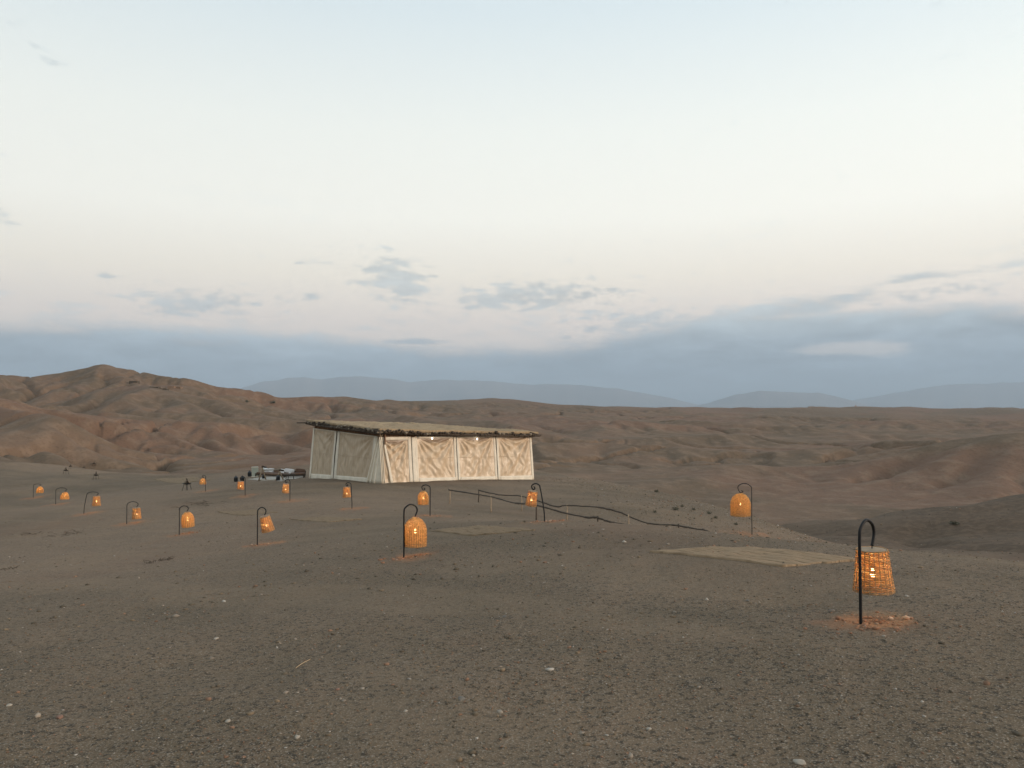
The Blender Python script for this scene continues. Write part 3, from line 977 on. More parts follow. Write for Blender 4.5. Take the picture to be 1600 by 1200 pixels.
# ------------------------------------------------------------------ dug red soil where the poles were set
dug = np.zeros(len(gm.vertices))
vx = V[:, 0]; vy = V[:, 1]
wob = fbm(vx / 0.35, vy / 0.35, 3, 97)
for b in lamp_bases:
    rx = 0.38 + 0.008 * b.y; ry = 0.20 + 0.020 * b.y
    near_ = (np.abs(vx - b.x) < 3) & (np.abs(vy - b.y) < 4)
    q = ((vx[near_] - b.x - 0.10) / rx) ** 2 + ((vy[near_] - b.y) / ry) ** 2
    dug[near_] = np.maximum(dug[near_], sstep(1.0 - q + 0.9 * wob[near_], 0.0, 1.0))
a_ = gm.attributes.new('dug', 'FLOAT', 'POINT'); a_.data.foreach_set('value', dug.astype(np.float32))
dat = st.node('ShaderNodeAttribute', attribute_name='dug').outputs['Fac']
st.put(sb.inputs['Base Color'], st.mix(st.math('MULTIPLY', dat, 0.62), soil_c, (0.30, 0.155, 0.085)))

# ------------------------------------------------------------------ the tent pavilion
reed_m, rt_, rb_, ro_ = new_mat('reed_screen')
co = rt_.node('ShaderNodeTexCoord').outputs['Object']
rt_.put(rb_.inputs['Base Color'], rt_.ramp(rt_.noise(rt_.mapping(co, (9, 9, 0.7)), 1.0, 3.0, 0.6), [(0.3, (0.16, 0.085, 0.045)), (0.7, (0.30, 0.18, 0.10))]))
rt_.put(rb_.inputs['Roughness'], 0.85)
thatch, tt_, tb_, to_ = new_mat('brush_thatch')
co = tt_.node('ShaderNodeTexCoord').outputs['Object']
n1 = tt_.noise(tt_.mapping(co, (0.8, 6.0, 1.0)), 1.6, 5.0, 0.7)
n2 = tt_.noise(co, 0.7, 4.0, 0.6)
c = tt_.ramp(n1, [(0.28, (0.19, 0.13, 0.072)), (0.5, (0.35, 0.25, 0.145)), (0.72, (0.45, 0.335, 0.205))])
c = tt_.mix(tt_.math('MULTIPLY', tt_.smooth(n2, 0.45, 0.65), 0.5), c, (0.27, 0.195, 0.118))
tt_.put(tb_.inputs['Base Color'], c); tt_.put(tb_.inputs['Roughness'], 0.95)
tt_.put(tb_.inputs['Normal'], tt_.bump(tt_.noise(tt_.mapping(co, (6, 30, 10)), 1.0, 4.0, 0.7), 0.9, 0.06))


def film_mat(name, c0, c1, c2, rough, coat):
    m, t, b, out = new_mat(name)
    co = t.node('ShaderNodeTexCoord').outputs['Object']
    n = t.noise(t.mapping(co, (5.0, 5.0, 0.55)), 1.0, 4.0, 0.65)
    cc = t.ramp(n, [(0.25, c0), (0.50, c1), (0.75, c2)])
    # fine weave of upright reeds seen through the sheet
    w = t.node('ShaderNodeTexWave', wave_type='BANDS', bands_direction='X'); t.put(w.inputs['Vector'], co)
    w.inputs['Scale'].default_value = 9.0; w.inputs['Distortion'].default_value = 1.2
    cc = t.mix(t.math('MULTIPLY', w.outputs[1], 0.20), cc, c0)
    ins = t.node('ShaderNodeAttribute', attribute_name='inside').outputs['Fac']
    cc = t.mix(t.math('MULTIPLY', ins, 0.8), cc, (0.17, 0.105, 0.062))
    t.put(b.inputs['Base Color'], cc); t.put(b.inputs['Roughness'], rough)
    t.put(b.inputs['Coat Weight'], coat); t.put(b.inputs['Coat Roughness'], 0.28)
    return m


film_warm = film_mat('clear_sheet_front', (0.46, 0.345, 0.23), (0.55, 0.42, 0.28), (0.62, 0.485, 0.335), 0.55, 0.35)
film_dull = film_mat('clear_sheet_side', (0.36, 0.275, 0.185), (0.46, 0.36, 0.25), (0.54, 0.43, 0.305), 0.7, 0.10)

# corners on the ground, roof height over each
C_F = at(594, 755, 38.0); C_R = at(836, 748, 44.0); C_L = at(484, 748, 44.7)
C_B = C_R + (C_L - C_F)
for c in (C_F, C_R, C_L, C_B):
    c.z = hz(c.x, c.y) + 0.0
tent = empty('tent_pavilion', (C_F.x, C_F.y, C_F.z))
tag(tent, 'square canvas walled pavilion with flat brush thatch roof on the terrace', 'pavilion')
T0 = Vector(tent.location)
ROOF = {'F': at(592, 675, 38.0).z, 'R': at(838, 679, 44.0).z, 'L': at(484, 660, 44.7).z, 'B': at(711, 668, 51.0).z}
TOPS = {'F': at(597, 683, 38.0).z, 'R': at(833, 680, 44.0).z, 'L': at(488, 669, 44.7).z}


def bil_(a, b, c, d, u, v):
    return (a * (1 - u) + b * u) * (1 - v) + (c * (1 - u) + d * u) * v


uF = (C_R - C_F); uF.z = 0; lenR = uF.length; uF.normalize()
uL = (C_L - C_F); uL.z = 0; lenL = uL.length; uL.normalize()
nR = Vector((uF.y, -uF.x, 0)); nL = Vector((-uL.y, uL.x, 0))     # outward normals
if nR.dot(Vector((0, -1, 0))) < 0: nR = -nR
if nL.dot(Vector((-1, 0, 0))) < 0: nL = -nL


def wall_pt(face, s, f, out=0.0):
    """point on a wall: s metres from the front corner, f 0 ground .. 1 wall top, flaring out at the foot"""
    if face == 'R':
        L, u, n, A, Bc, ta, tb = lenR, uF, nR, C_F, C_R, TOPS['F'], TOPS['R']
    else:
        L, u, n, A, Bc, ta, tb = lenL, uL, nL, C_F, C_L, TOPS['F'], TOPS['L']
    k = s / L
    zb = A.z * (1 - k) + Bc.z * k - 0.02; zt = ta * (1 - k) + tb * k
    p = Vector((A.x, A.y, 0)) + u * s + n * (out - 0.22 * f)
    p.z = zb + (zt - zb) * f
    return p - T0


def strip(face, s0, s1, f0, f1, out, name, mat, parent=tent, nu=6, nv=10, wav=0.015, seed=0, s0t=None, s1t=None):
    """a band of canvas; s may differ between foot and top"""
    s0t = s0 if s0t is None else s0t; s1t = s1 if s1t is None else s1t
    n = nR if face == 'R' else nL
    mb = MB()

    def fn(u, v):
        a = s0 + (s0t - s0) * v; b = s1 + (s1t - s1) * v
        s = a + (b - a) * u; f = f0 + (f1 - f0) * v
        o = out + wav * float(perlin(np.array([s * 3.1 + seed]), np.array([f * 2.3 + seed * 0.7]))[0]) * 2
        return wall_pt(face, s, f, o)
    mb.sheet(fn, nu, nv, n * 0.02)
    return mb.build(name, mat, parent, True)


def panel(face, s0, s1, seed, film, border, mat, door=False):
    """a roll-down wall: canvas border round a wrinkled clear sheet"""
    n = nR if face == 'R' else nL
    bw, bt, bb_ = border
    f_lo, f_hi = bb_ / 2.3, 1.0 - bt / 2.3
    rs = random.Random(seed)
    sags = [(rs.uniform(0.15, 0.85), rs.uniform(0.02, 0.05)) for _ in range(3)]
    W = s1 - s0 - 2 * bw
    mb = MB(); NU, NV = 44, 46
    us = np.linspace(0, 1, NU + 1); vs_ = np.linspace(0, 1, NV + 1)
    UU, VV = np.meshgrid(us, vs_)
    # pulls from the two upper corners, folds hanging from them and creases across
    d = np.zeros(UU.shape)
    for cx, sg in ((0.0, 1), (1.0, -1)):
        dx_ = (UU - cx) * sg * W; dz_ = (1 - VV) * 2.2
        ang = np.arctan2(dx_, dz_ + 0.02); rad_ = np.hypot(dx_, dz_)
        fall = np.exp(-rad_ / rs.uniform(0.8, 1.6)) * sstep(rad_, 0.02, 0.3)
        d += fall * 0.125 * np.cos(ang * rs.uniform(13, 19) + rs.uniform(0, 6))
    wrp = fbm(UU * 3 + seed, VV * 3, 2, seed)
    d += 0.030 * np.sin((UU * W * 17 + wrp * 5.0 + VV * 2)) * (0.4 + 0.6 * (1 - VV))
    d += 0.030 * fbm(UU * W * 2.6, VV * 0.9 + seed, 4, seed + 3)
    d += 0.020 * np.abs(fbm(UU * W * 4.0 + VV * 2.5, VV * 4.5 - UU * 1.5 + seed, 3, seed + 7))
    d += 0.05 * np.sin(np.pi * UU) * np.sin(np.pi * VV)
    if seed % 4 == 3:                                   # one sheet has a long diagonal fold
        t = (UU * 0.9 + (1 - VV) * 0.55 - 0.78)
        d += 0.07 * np.exp(-(t / 0.05) ** 2) - 0.04 * np.exp(-((t - 0.10) / 0.05) ** 2)
    pin = np.minimum(np.minimum(UU, 1 - UU) * 9, np.minimum(VV, 1 - VV) * 9)
    d *= np.clip(pin, 0, 1)
    ptsv = []
    for j_ in range(NV + 1):
        for i_ in range(NU + 1):
            s = s0 + bw + W * us[i_]; f = f_lo + (f_hi - f_lo) * vs_[j_]
            ptsv.append(wall_pt(face, s, f, 0.03 + (d[j_, i_] * 0.82 if face == 'R' else d[j_, i_] * 0.7)))
    k = NU + 1
    mb.add(ptsv, [(j_ * k + i_, j_ * k + i_ + 1, (j_ + 1) * k + i_ + 1, (j_ + 1) * k + i_) for j_ in range(NV) for i_ in range(NU)])
    me = mb.mesh('wall_panel', film, True)
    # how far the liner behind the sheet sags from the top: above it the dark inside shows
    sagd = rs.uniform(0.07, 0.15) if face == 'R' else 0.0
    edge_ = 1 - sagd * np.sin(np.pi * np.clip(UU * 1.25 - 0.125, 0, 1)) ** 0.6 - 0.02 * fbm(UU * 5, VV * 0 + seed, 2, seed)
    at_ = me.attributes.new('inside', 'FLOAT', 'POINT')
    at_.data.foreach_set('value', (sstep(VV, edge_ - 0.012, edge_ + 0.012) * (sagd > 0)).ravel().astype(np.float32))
    pn = link('wall_panel', me, tent)
    strip(face, s0, s0 + bw, 0.0, 1.0, 0.05, 'side_hem', mat, pn, 3, 14, 0.010, seed)
    strip(face, s1 - bw, s1, 0.0, 1.0, 0.05, 'side_hem', mat, pn, 3, 14, 0.010, seed + 1)
    strip(face, s0 + bw, s1 - bw, f_hi, 1.0, 0.053, 'top_hem', mat, pn, 14, 2, 0.008, seed + 2)
    strip(face, s0 + bw, s1 - bw, 0.0, f_lo, 0.056, 'skirt', mat, pn, 18, 4, 0.03, seed + 3)
    MB().tube([wall_pt(face, s0 + bw, 0.54, 0.075), wall_pt(face, (s0 + s1) / 2, 0.53, 0.10), wall_pt(face, s1 - bw, 0.54, 0.075)], 0.008, 4).build('seam', film, pn)
    return pn


# front wall: a doorway sheet and three roll-down sheets, as far as pixel columns show them
def s_of(face, px):
    """metres along a wall at a pixel column"""
    A, u = (C_F, uF) if face == 'R' else (C_F, uL)
    k = (px - 800) / FPX
    return (k * A.y - A.x) / (u.x - k * u.y)


R_CUTS = [(s_of('R', 596), s_of('R', 645)), (s_of('R', 651), s_of('R', 715)), (s_of('R', 716), s_of('R', 777)), (s_of('R', 778), s_of('R', 833.5))]
for i, (a, b) in enumerate(R_CUTS):
    panel('R', a, b, 5 + i * 1 if i < 3 else 11, film_warm, (0.135 if i else 0.17, 0.09 if i else 0.17, 0.24 if i else 0.06), canvas)
L_CUTS = [(s_of('L', 584), s_of('L', 523)), (s_of('L', 521.5), s_of('L', 485))]
for i, (a, b) in enumerate(L_CUTS):
    panel('L', a, b, 21 + i * 3, film_dull, (0.30 if i == 0 else 0.22, 0.05, 0.26), canvas_grey)
# corner curtain, gathered in pleats, flaring at the foot
cur = MB()


def cur_fn(u, v):
    s = (u - 0.5) * 2
    spread = 1.0
    if s < 0:
        base_ = wall_pt('L', -s * (1.05 - 0.55 * v) + 0.02, v, 0.10 + 0.10 * (1 - v))
    else:
        base_ = wall_pt('R', s * 0.20, v, 0.10 + 0.10 * (1 - v))
    nn = (nR + nL).normalized()
    return base_ + nn * (0.075 * math.sin(u * 34) * (1.2 - 0.6 * v) + 0.07)


cur.sheet(cur_fn, 60, 12, (nR + nL).normalized() * 0.02)
cur.build('corner_curtain', canvas, tent, True)
# flap of the doorway, pulled aside at its foot
strip('R', 0.50, 0.66, 0.0, 1.0, 0.12, 'door_flap', canvas, tent, 3, 12, 0.02, 41, 0.18, 0.26)
strip('R', s_of('R', 645.5), s_of('R', 651.5), 0.0, 0.985, 0.07, 'tie_band', canvas, tent, 3, 12, 0.012, 43)
# wooden posts between the sheets, bracing up to the roof
for face, px in (('R', 648.5), ('R', 715.5), ('R', 777.5), ('R', 830), ('L', 522), ('L', 489), ('R', 600)):
    s = s_of(face, px)
    p0 = wall_pt(face, s, 0.0, -0.10); p1 = wall_pt(face, s, 1.08, -0.06)
    MB().tube([p0 - Vector((0, 0, 0.15)), (p0 + p1) / 2 + nR * 0.01, p1], [0.06, 0.055, 0.05], 8).build('post', dark_wood, tent, True)
for k in range(2):
    p = C_B if k else C_B * 0.5 + C_R * 0.5
    q0 = p - T0; q0.z = -0.5
    q1 = p - T0; q1.z = ROOF['B'] - T0.z - 0.12
    MB().tube([q0, q1], 0.06, 8).build('post', dark_wood, tent, True)
# reed screen under the eaves, and behind the two far walls
def reed_wall(A, Bp, z0a, z0b, z1a, z1b, n_in, name='reed_screen', pitch=0.07):
    L = (Vector((Bp.x, Bp.y, 0)) - Vector((A.x, A.y, 0))).length
    n = int(L / pitch); mb = MB()
    for i in range(n):
        k = (i + 0.5) / n
        p = Vector((A.x + (Bp.x - A.x) * k, A.y + (Bp.y - A.y) * k, 0)) - Vector((T0.x, T0.y, 0)) + n_in * rnd.uniform(-0.012, 0.012)
        z0 = z0a * (1 - k) + z0b * k + rnd.uniform(-0.02, 0.01); z1 = z1a * (1 - k) + z1b * k
        mb.tube([(p.x, p.y, z0 - T0.z), (p.x + rnd.uniform(-0.01, 0.01), p.y, z1 - T0.z)], pitch * 0.54, 5)
    return mb.build(name, reed_m, tent, True)


inR = C_F - nR * 0.27; inRr = C_R - nR * 0.27; inL = C_F - nL * 0.27; inLl = C_L - nL * 0.27
reed_wall(inR, inRr, TOPS['F'] - 0.35, TOPS['R'] - 0.35, ROOF['F'], ROOF['R'], nR)
reed_wall(inL, inLl, TOPS['F'] - 0.35, TOPS['L'] - 0.35, ROOF['F'], ROOF['L'], nL)
reed_wall(C_L - uL * 0.35 + uF * 0.3, C_B - uL * 0.35 - uF * 0.3, C_L.z, C_B.z, ROOF['L'], ROOF['B'], nR, pitch=0.16)
reed_wall(C_R - uF * 0.35 + uL * 0.3, C_B - uF * 0.35 - uL * 0.3, C_R.z, C_B.z, ROOF['R'], ROOF['B'], nL, pitch=0.16)

# roof: layered brush, thick and uneven, on round rafters
OV = 0.13


def roof_pt(u, v, up=0.0):
    """u along the front wall, v towards the back"""
    x = C_F.x + uF.x * (u * (lenR + 2 * OV) - OV) + uL.x * (v * (lenL + 2 * OV) - OV)
    y = C_F.y + uF.y * (u * (lenR + 2 * OV) - OV) + uL.y * (v * (lenL + 2 * OV) - OV)
    z = bil_(ROOF['F'], ROOF['R'], ROOF['L'], ROOF['B'], u, v)
    return Vector((x, y, z + up)) - T0


NUR, NVR = 90, 80
su, sv = np.meshgrid(np.linspace(0, 1, NUR + 1), np.linspace(0, 1, NVR + 1))
hump = 0.07 * fbm(su * 3.2, sv * 3.2, 3, 101) + 0.045 * fbm(su * 16, sv * 16, 3, 103) + 0.03 * fbm(su * 60, sv * 14, 2, 105) + 0.06 * np.sin(np.pi * su) * np.sin(np.pi * sv)
lip = np.clip(np.minimum(np.minimum(su, 1 - su) * lenR, np.minimum(sv, 1 - sv) * lenL) / 0.35, 0, 1)
roof_mb = MB()
roof_mb.sheet(lambda u, v: roof_pt(u, v, 0.15 + float(hump[int(round(v * NVR)), int(round(u * NUR))]) * (0.35 + 0.65 * float(lip[int(round(v * NVR)), int(round(u * NUR))]))), NUR, NVR, 0.15)
roof = roof_mb.build('roof', thatch, tent, True)
# loose straw standing off the top
straw = MB(); r3 = random.Random(5)
for i in range(1500):
    u, v = r3.random(), r3.random()
    p = roof_pt(u, v, 0.12 + float(hump[int(v * NVR), int(u * NUR)]))
    a = r3.uniform(0, 6.28); l = r3.uniform(0.10, 0.38)
    dv = Vector((math.cos(a) * l, math.sin(a) * l, r3.uniform(0.00, 0.11)))
    w = Vector((-math.sin(a), math.cos(a), 0)) * 0.009
    straw.add([p - w, p + w, p + dv], [(0, 1, 2)])
so_ = straw.build('loose_straw', thatch, roof); tag(so_, kind='stuff')
# round rafter ends in a row under the edge of the thatch
raf_me = MB().tube([(0, 0, -0.30), (0, 0, 0.0), (0, 0, 0.06)], [0.058, 0.062, 0.05], 8).mesh('rafter_end', dark_wood, True)
raf_me2 = MB().tube([(0, 0, -0.30), (0.01, 0, 0.0), (0.015, 0, 0.08)], [0.05, 0.054, 0.04], 8).mesh('rafter_end', grey_wood, True)


def rafters(face):
    L, u, n = (lenR, uF, nR) if face == 'R' else (lenL, uL, nL)
    n_ = int((L + OV) / 0.150)
    for i in range(n_):
        k = (i + rnd.uniform(-0.18, 0.18)) / (n_ - 1)
        p = roof_pt(k, 0.0) if face == 'R' else roof_pt(0.0, k)
        p = p + Vector((0, 0, rnd.uniform(-0.09, 0.05) + 0.04 * math.sin(k * 19) + 0.03)) + n * (rnd.uniform(-0.02, 0.09))
        d_ = (n * 1.0 + Vector((rnd.uniform(-0.15, 0.15), 0, rnd.uniform(-0.12, 0.30)))).normalized()
        o = link('rafter_end', raf_me if rnd.random() < 0.72 else raf_me2, roof, p)
        o.rotation_euler = d_.to_track_quat('Z', 'Y').to_euler()
        s = rnd.uniform(0.65, 1.45); o.scale = (s, s, rnd.uniform(0.8, 1.3))


rafters('R'); rafters('L')
# ragged brush hanging out between the rafters
frg = MB()
for face in 'RL':
    n = nR if face == 'R' else nL
    for i in range(420):
        k = r3.random()
        p = roof_pt(k, 0.0, 0.05) if face == 'R' else roof_pt(0.0, k, 0.05)
        dv = n * r3.uniform(0.03, 0.20) + Vector((r3.uniform(-0.08, 0.08), 0, r3.uniform(-0.16, 0.06)))
        w = (uF if face == 'R' else uL) * r3.uniform(0.008, 0.02)
        frg.add([p - w - n * 0.05, p + w - n * 0.05, p + dv], [(0, 1, 2)])
fo = frg.build('brush_fringe', dark_wood, roof); tag(fo, kind='stuff')
# poles sticking out at the corners
for (u, v, dirv, l) in ((0, 1, -uF + uL * 0.3, 0.55), (1, 0, uF, 0.22), (0, 1, -uF * 0.6 + uL, 0.35), (1, 0, uF + Vector((0, 0, -0.25)), 0.18)):
    p = roof_pt(u, v, -0.02)
    MB().tube([p - dirv * 0.6, p + dirv * l], [0.045, 0.03], 7).build('roof_pole', dark_wood, roof, True)
MB().tube([roof_pt(-0.01, 0.02, -0.06) , roof_pt(0.5, -0.005, -0.08), roof_pt(1.01, 0.0, -0.06)], 0.06, 8).build('eave_beam', dark_wood, roof, True)
MB().tube([roof_pt(0.0, -0.01, -0.06), roof_pt(-0.004, 0.5, -0.07), roof_pt(0.0, 1.01, -0.06)], 0.06, 8).build('eave_beam', dark_wood, roof, True)
# forked branch propping the corner
cf = roof_pt(0.03, 0.03)
for dx_ in (-0.25, 0.3):
    MB().tube([wall_pt('R', 0.05, 0.97, 0.12), (wall_pt('R', 0.05, 1.05, 0.15) + cf) / 2 + uF * dx_ * 0.3, cf + uF * dx_ + nR * 0.25], [0.04, 0.032, 0.025], 6).build('corner_brace', pale_wood, tent, True)
# two small lit bulbs inside under the front eaves
glow_m, gt_, gb_, go_ = new_mat('small_lit_bulb')
gt_.put(gb_.inputs['Base Color'], (1, 0.95, 0.85)); gt_.put(gb_.inputs['Emission Color'], (1, 0.93, 0.8)); gt_.put(gb_.inputs['Emission Strength'], 6.0)
for px, f in ((677, 0.955), (747, 0.930)):
    p = wall_pt('R', s_of('R', px), f, 0.13)
    MB().lathe([(0.003, 0.05), (0.02, 0.045), (0.022, 0.03), (0.032, 0.0), (0.028, -0.025), (0.006, -0.045)][::-1], 10, tuple(p)).build('ceiling_bulb', glow_m, tent, True)

# ------------------------------------------------------------------ mats on the ground
def mat_mat(name, c0, c1, c2):
    m, t, b, out = new_mat(name)
    co = t.node('ShaderNodeTexCoord').outputs['UV']
    n = t.noise(t.mapping(co, (3.0, 60.0, 1)), 1.0, 3.0, 0.6)
    n2_ = t.noise(t.mapping(co, (3.5, 16, 1)), 1.0, 5.0, 0.65)
    cc = t.ramp(n, [(0.30, c0), (0.5, c1), (0.7, c2)])
    cc = t.mix(t.math('MULTIPLY', t.smooth(n2_, 0.55, 0.68), 0.9), cc, (0.13, 0.093, 0.060))
    t.put(b.inputs['Base Color'], cc); t.put(b.inputs['Roughness'], 0.95); t.put(b.inputs['Specular IOR Level'], 0.1)
    t.put(b.inputs['Normal'], t.bump(n, 0.6, 0.01))
    return m


mat_a = mat_mat('palm_mat_pale', (0.185, 0.128, 0.078), (0.265, 0.188, 0.118), (0.33, 0.242, 0.156))
mat_b = mat_mat('palm_mat_dusty', (0.155, 0.110, 0.069), (0.215, 0.155, 0.099), (0.27, 0.198, 0.128))


def ground_mat(corners, label, mat, seed, d_hint=None):
    """corners as pixels L, B, R, F on the ground; woven strips laid side by side"""
    P = [ground_at(*c) for c in corners]
    c0 = sum((Vector(p) for p in P), Vector()) / 4
    root = empty('palm_mat', c0); tag(root, label, 'mat', 'palm mats laid on the gravel')
    # build strips along the L-F direction
    L, B, Rr, F = P
    wid = ((B - L).length + (Rr - F).length) / 2
    ns = max(4, min(12, int(round(wid / 0.22))))
    r4 = random.Random(seed)
    for k in range(ns):
        v0, v1 = k / ns, (k + 1) / ns
        e0, e1 = r4.uniform(-0.012, 0.012), r4.uniform(-0.012, 0.012)
        NUm, NVm = 40, 4
        pts = []
        for j_ in range(NVm + 1):
            for i_ in range(NUm + 1):
                u = e0 + (1 + e1 - e0) * i_ / NUm; v = v0 + (v1 - v0) * j_ / NVm
                q = bil_(L, F, B, Rr, u, v)
                pts.append((q.x, q.y))
        pts = np.array(pts)
        zz = height(pts[:, 0], pts[:, 1]) + 0.018 + 0.016 * np.clip(fbm(pts[:, 0] / 0.5, pts[:, 1] / 0.3, 3, seed), -0.6, 2) 
        W = NUm + 1
        top = [Vector((a[0], a[1], z)) - c0 for a, z in zip(pts, zz)]
        n = len(top)
        vs = top + [p - Vector((0, 0, 0.03)) for p in top]
        fs = []
        for j_ in range(NVm):
            for i_ in range(NUm):
                a = j_ * W + i_; fs.append((a, a + 1, a + W + 1, a + W))
        ring = [i_ for i_ in range(W)] + [j_ * W + NUm for j_ in range(1, NVm + 1)] + [NVm * W + i_ for i_ in range(NUm - 1, -1, -1)] + [j_ * W for j_ in range(NVm - 1, 0, -1)]
        for i_ in range(len(ring)):
            a, b = ring[i_], ring[(i_ + 1) % len(ring)]
            fs.append((a, n + a, n + b, b))
        me = MB().add(vs, fs).mesh('woven_strip', mat, True)
        uvl = me.uv_layers.new(name='UVMap')
        uu = np.array([(i_ % W) / NUm for i_ in range(n)] * 2); vv_ = np.array([v0 + (v1 - v0) * (i_ // W) / NVm for i_ in range(n)] * 2)
        li = np.zeros(len(me.loops), np.int32); me.loops.foreach_get('vertex_index', li)
        uvl.data.foreach_set('uv', np.stack([uu[li] * 2.2 + seed, vv_[li] * 1.4], -1).ravel().astype(np.float32))
        link('woven_strip', me, root)
    return root


ground_mat([(1016, 864), (1165, 857), (1350, 876), (1222, 887)], 'large pale palm mat beside the nearest lantern, crumpled and dusty', mat_a, 3)
ground_mat([(668, 830), (742, 823), (836, 829), (736, 838)], 'worn mat behind the tall dome lantern, in the middle of the ground', mat_b, 5)
ground_mat([(454, 812), (505, 808), (566, 812), (512, 817)], 'small mat between the two lantern rows, left of the tall dome lantern', mat_b, 7)
ground_mat([(340, 800), (395, 797), (434, 801), (382, 806)], 'faint small mat behind the swung tapered lantern', mat_b, 9)
ground_mat([(240, 749), (298, 745), (330, 750), (280, 756)], 'dusty mat by the iron fire bowl, farthest from the camera', mat_b, 13)

# ------------------------------------------------------------------ branch railings beside the path down
def railing(rail_px, post_px, label, d_of, seed):
    """rail as pixels of its line; posts as (x, top, foot); d_of(px) metres ahead"""
    r5 = random.Random(seed)
    pts = [at(x, y, d_of(x)) for x, y in rail_px]
    o = pts[0].copy(); o.z = hz(o.x, o.y)
    root = empty('branch_railing', o); tag(root, label, 'railing')
    # several crooked branches end to end
    n = len(pts); i = 0
    while i < n - 1:
        j_ = min(n - 1, i + 3)
        seg = smooth_path([p - o for p in pts[i:j_ + 1]], 8)
        if len(seg) > 2:
            seg = [p + Vector((r5.uniform(-0.006, 0.006), r5.uniform(-0.006, 0.006), r5.uniform(-0.007, 0.007))) for p in seg]
            a0 = (seg[0] - seg[1]).normalized() * 0.12; a1 = (seg[-1] - seg[-2]).normalized() * 0.12
            seg = [seg[0] + a0] + seg + [seg[-1] + a1]
            m = len(seg)
            MB().tube(seg, [0.026 - 0.010 * k / m + r5.uniform(-0.003, 0.003) for k in range(m)], 7).build('rail', dark_wood, root, True)
        i = j_
    for (x, ty, pale) in post_px:
        t = at(x, ty, d_of(x)); z = hz(t.x, t.y)
        lean = Vector((r5.uniform(-0.03, 0.03), r5.uniform(-0.03, 0.03), 0))
        b = Vector((t.x, t.y, z - 0.15))
        MB().tube([b - o + lean, (b + t) / 2 - o, t - o + Vector((0, 0, 0.04))], [0.024, 0.021, 0.018], 7).build('post', pale_wood if pale else dark_wood, root, True)
    return root


railing([(703, 765.5), (742, 772), (766, 776), (806, 786.5), (832, 788), (881, 801), (918, 809), (934, 809), (956, 816), (1005, 823)],
        [(703, 765, 1), (767, 776, 1), (838, 793, 0), (934, 809, 0)], 'nearer of two crooked branch railings, starting below the tent doorway',
        lambda x: float(np.interp(x, [703, 767, 838, 934, 1005], [28.5, 25, 20.3, 17.8, 16.6])), 3)
railing([(750, 766.5), (780, 773), (809, 774.5), (829, 779), (868, 791), (887, 789.5), (939, 793), (967, 800), (1010, 817), (1054, 820.5), (1105, 829)],
        [(748, 766, 0), (815, 776, 1), (886, 790, 1), (982, 806, 1), (1060, 821, 0)], 'farther of two crooked branch railings, on the stony slope side',
        lambda x: float(np.interp(x, [748, 815, 886, 982, 1054, 1105], [31, 27.5, 25, 22, 20.5, 19])), 7)

# ------------------------------------------------------------------ fire bowls on legs, wood stacked in them
FIRE_GROUP = 'iron fire bowls with stacked wood'


def fire_bowl(px, py, hpx, label, seed, full=True):
    b = ground_at(px, py); s = b.y / FPX; Hh = hpx * s
    root = empty('fire_bowl', b); tag(root, label, 'fire bowl', FIRE_GROUP)
    zb = Hh * 0.56; rb = Hh * 0.36
    MB().lathe([(rb * 0.35, zb - Hh * 0.10), (rb * 0.8, zb - Hh * 0.05), (rb, zb), (rb * 1.06, zb + 0.01), (rb * 0.95, zb + 0.012), (rb * 0.7, zb - Hh * 0.03), (0.01, zb - Hh * 0.06)], 18, cap_top=False).build('bowl', iron, root, True)
    for k in range(4):
        a = k * math.pi / 2 + 0.5
        MB().tube([(math.cos(a) * rb * 0.6, math.sin(a) * rb * 0.6, zb - Hh * 0.04), (math.cos(a) * rb * 1.05, math.sin(a) * rb * 1.05, -0.05)], Hh * 0.018, 6).build('leg', iron, root, True)
    r6 = random.Random(seed)
    for k in range(9):
        a = k * 0.7 + r6.uniform(-0.2, 0.2); r0 = rb * r6.uniform(0.55, 0.75); tx, ty = r6.uniform(-0.05, 0.05) * Hh, r6.uniform(-0.05, 0.05) * Hh
        MB().tube([(math.cos(a) * r0, math.sin(a) * r0, zb - Hh * 0.02), (tx - math.cos(a) * 0.02, ty - math.sin(a) * 0.02, Hh * r6.uniform(0.88, 1.0))], [Hh * 0.045, Hh * 0.032], 6).build('log', dark_wood if k % 3 else grey_wood, root, True)
    return root


fire_bowl(292, 766, 19, 'iron fire bowl on thin legs in front of the dusty mat', 1)
fire_bowl(150, 749, 12, 'fire bowl with a steep wood pile, nearest of the far left cluster', 2)
fire_bowl(103, 741, 11, 'fire bowl leftmost in the far cluster under the red hill', 3)
fire_bowl(110, 733, 7, 'small fire bowl just behind the leftmost one', 4)
fire_bowl(131, 733.5, 6.5, 'small dark fire bowl in the middle of the far row', 5)
fire_bowl(147, 733, 7, 'small fire bowl at the right end of the far row', 6)

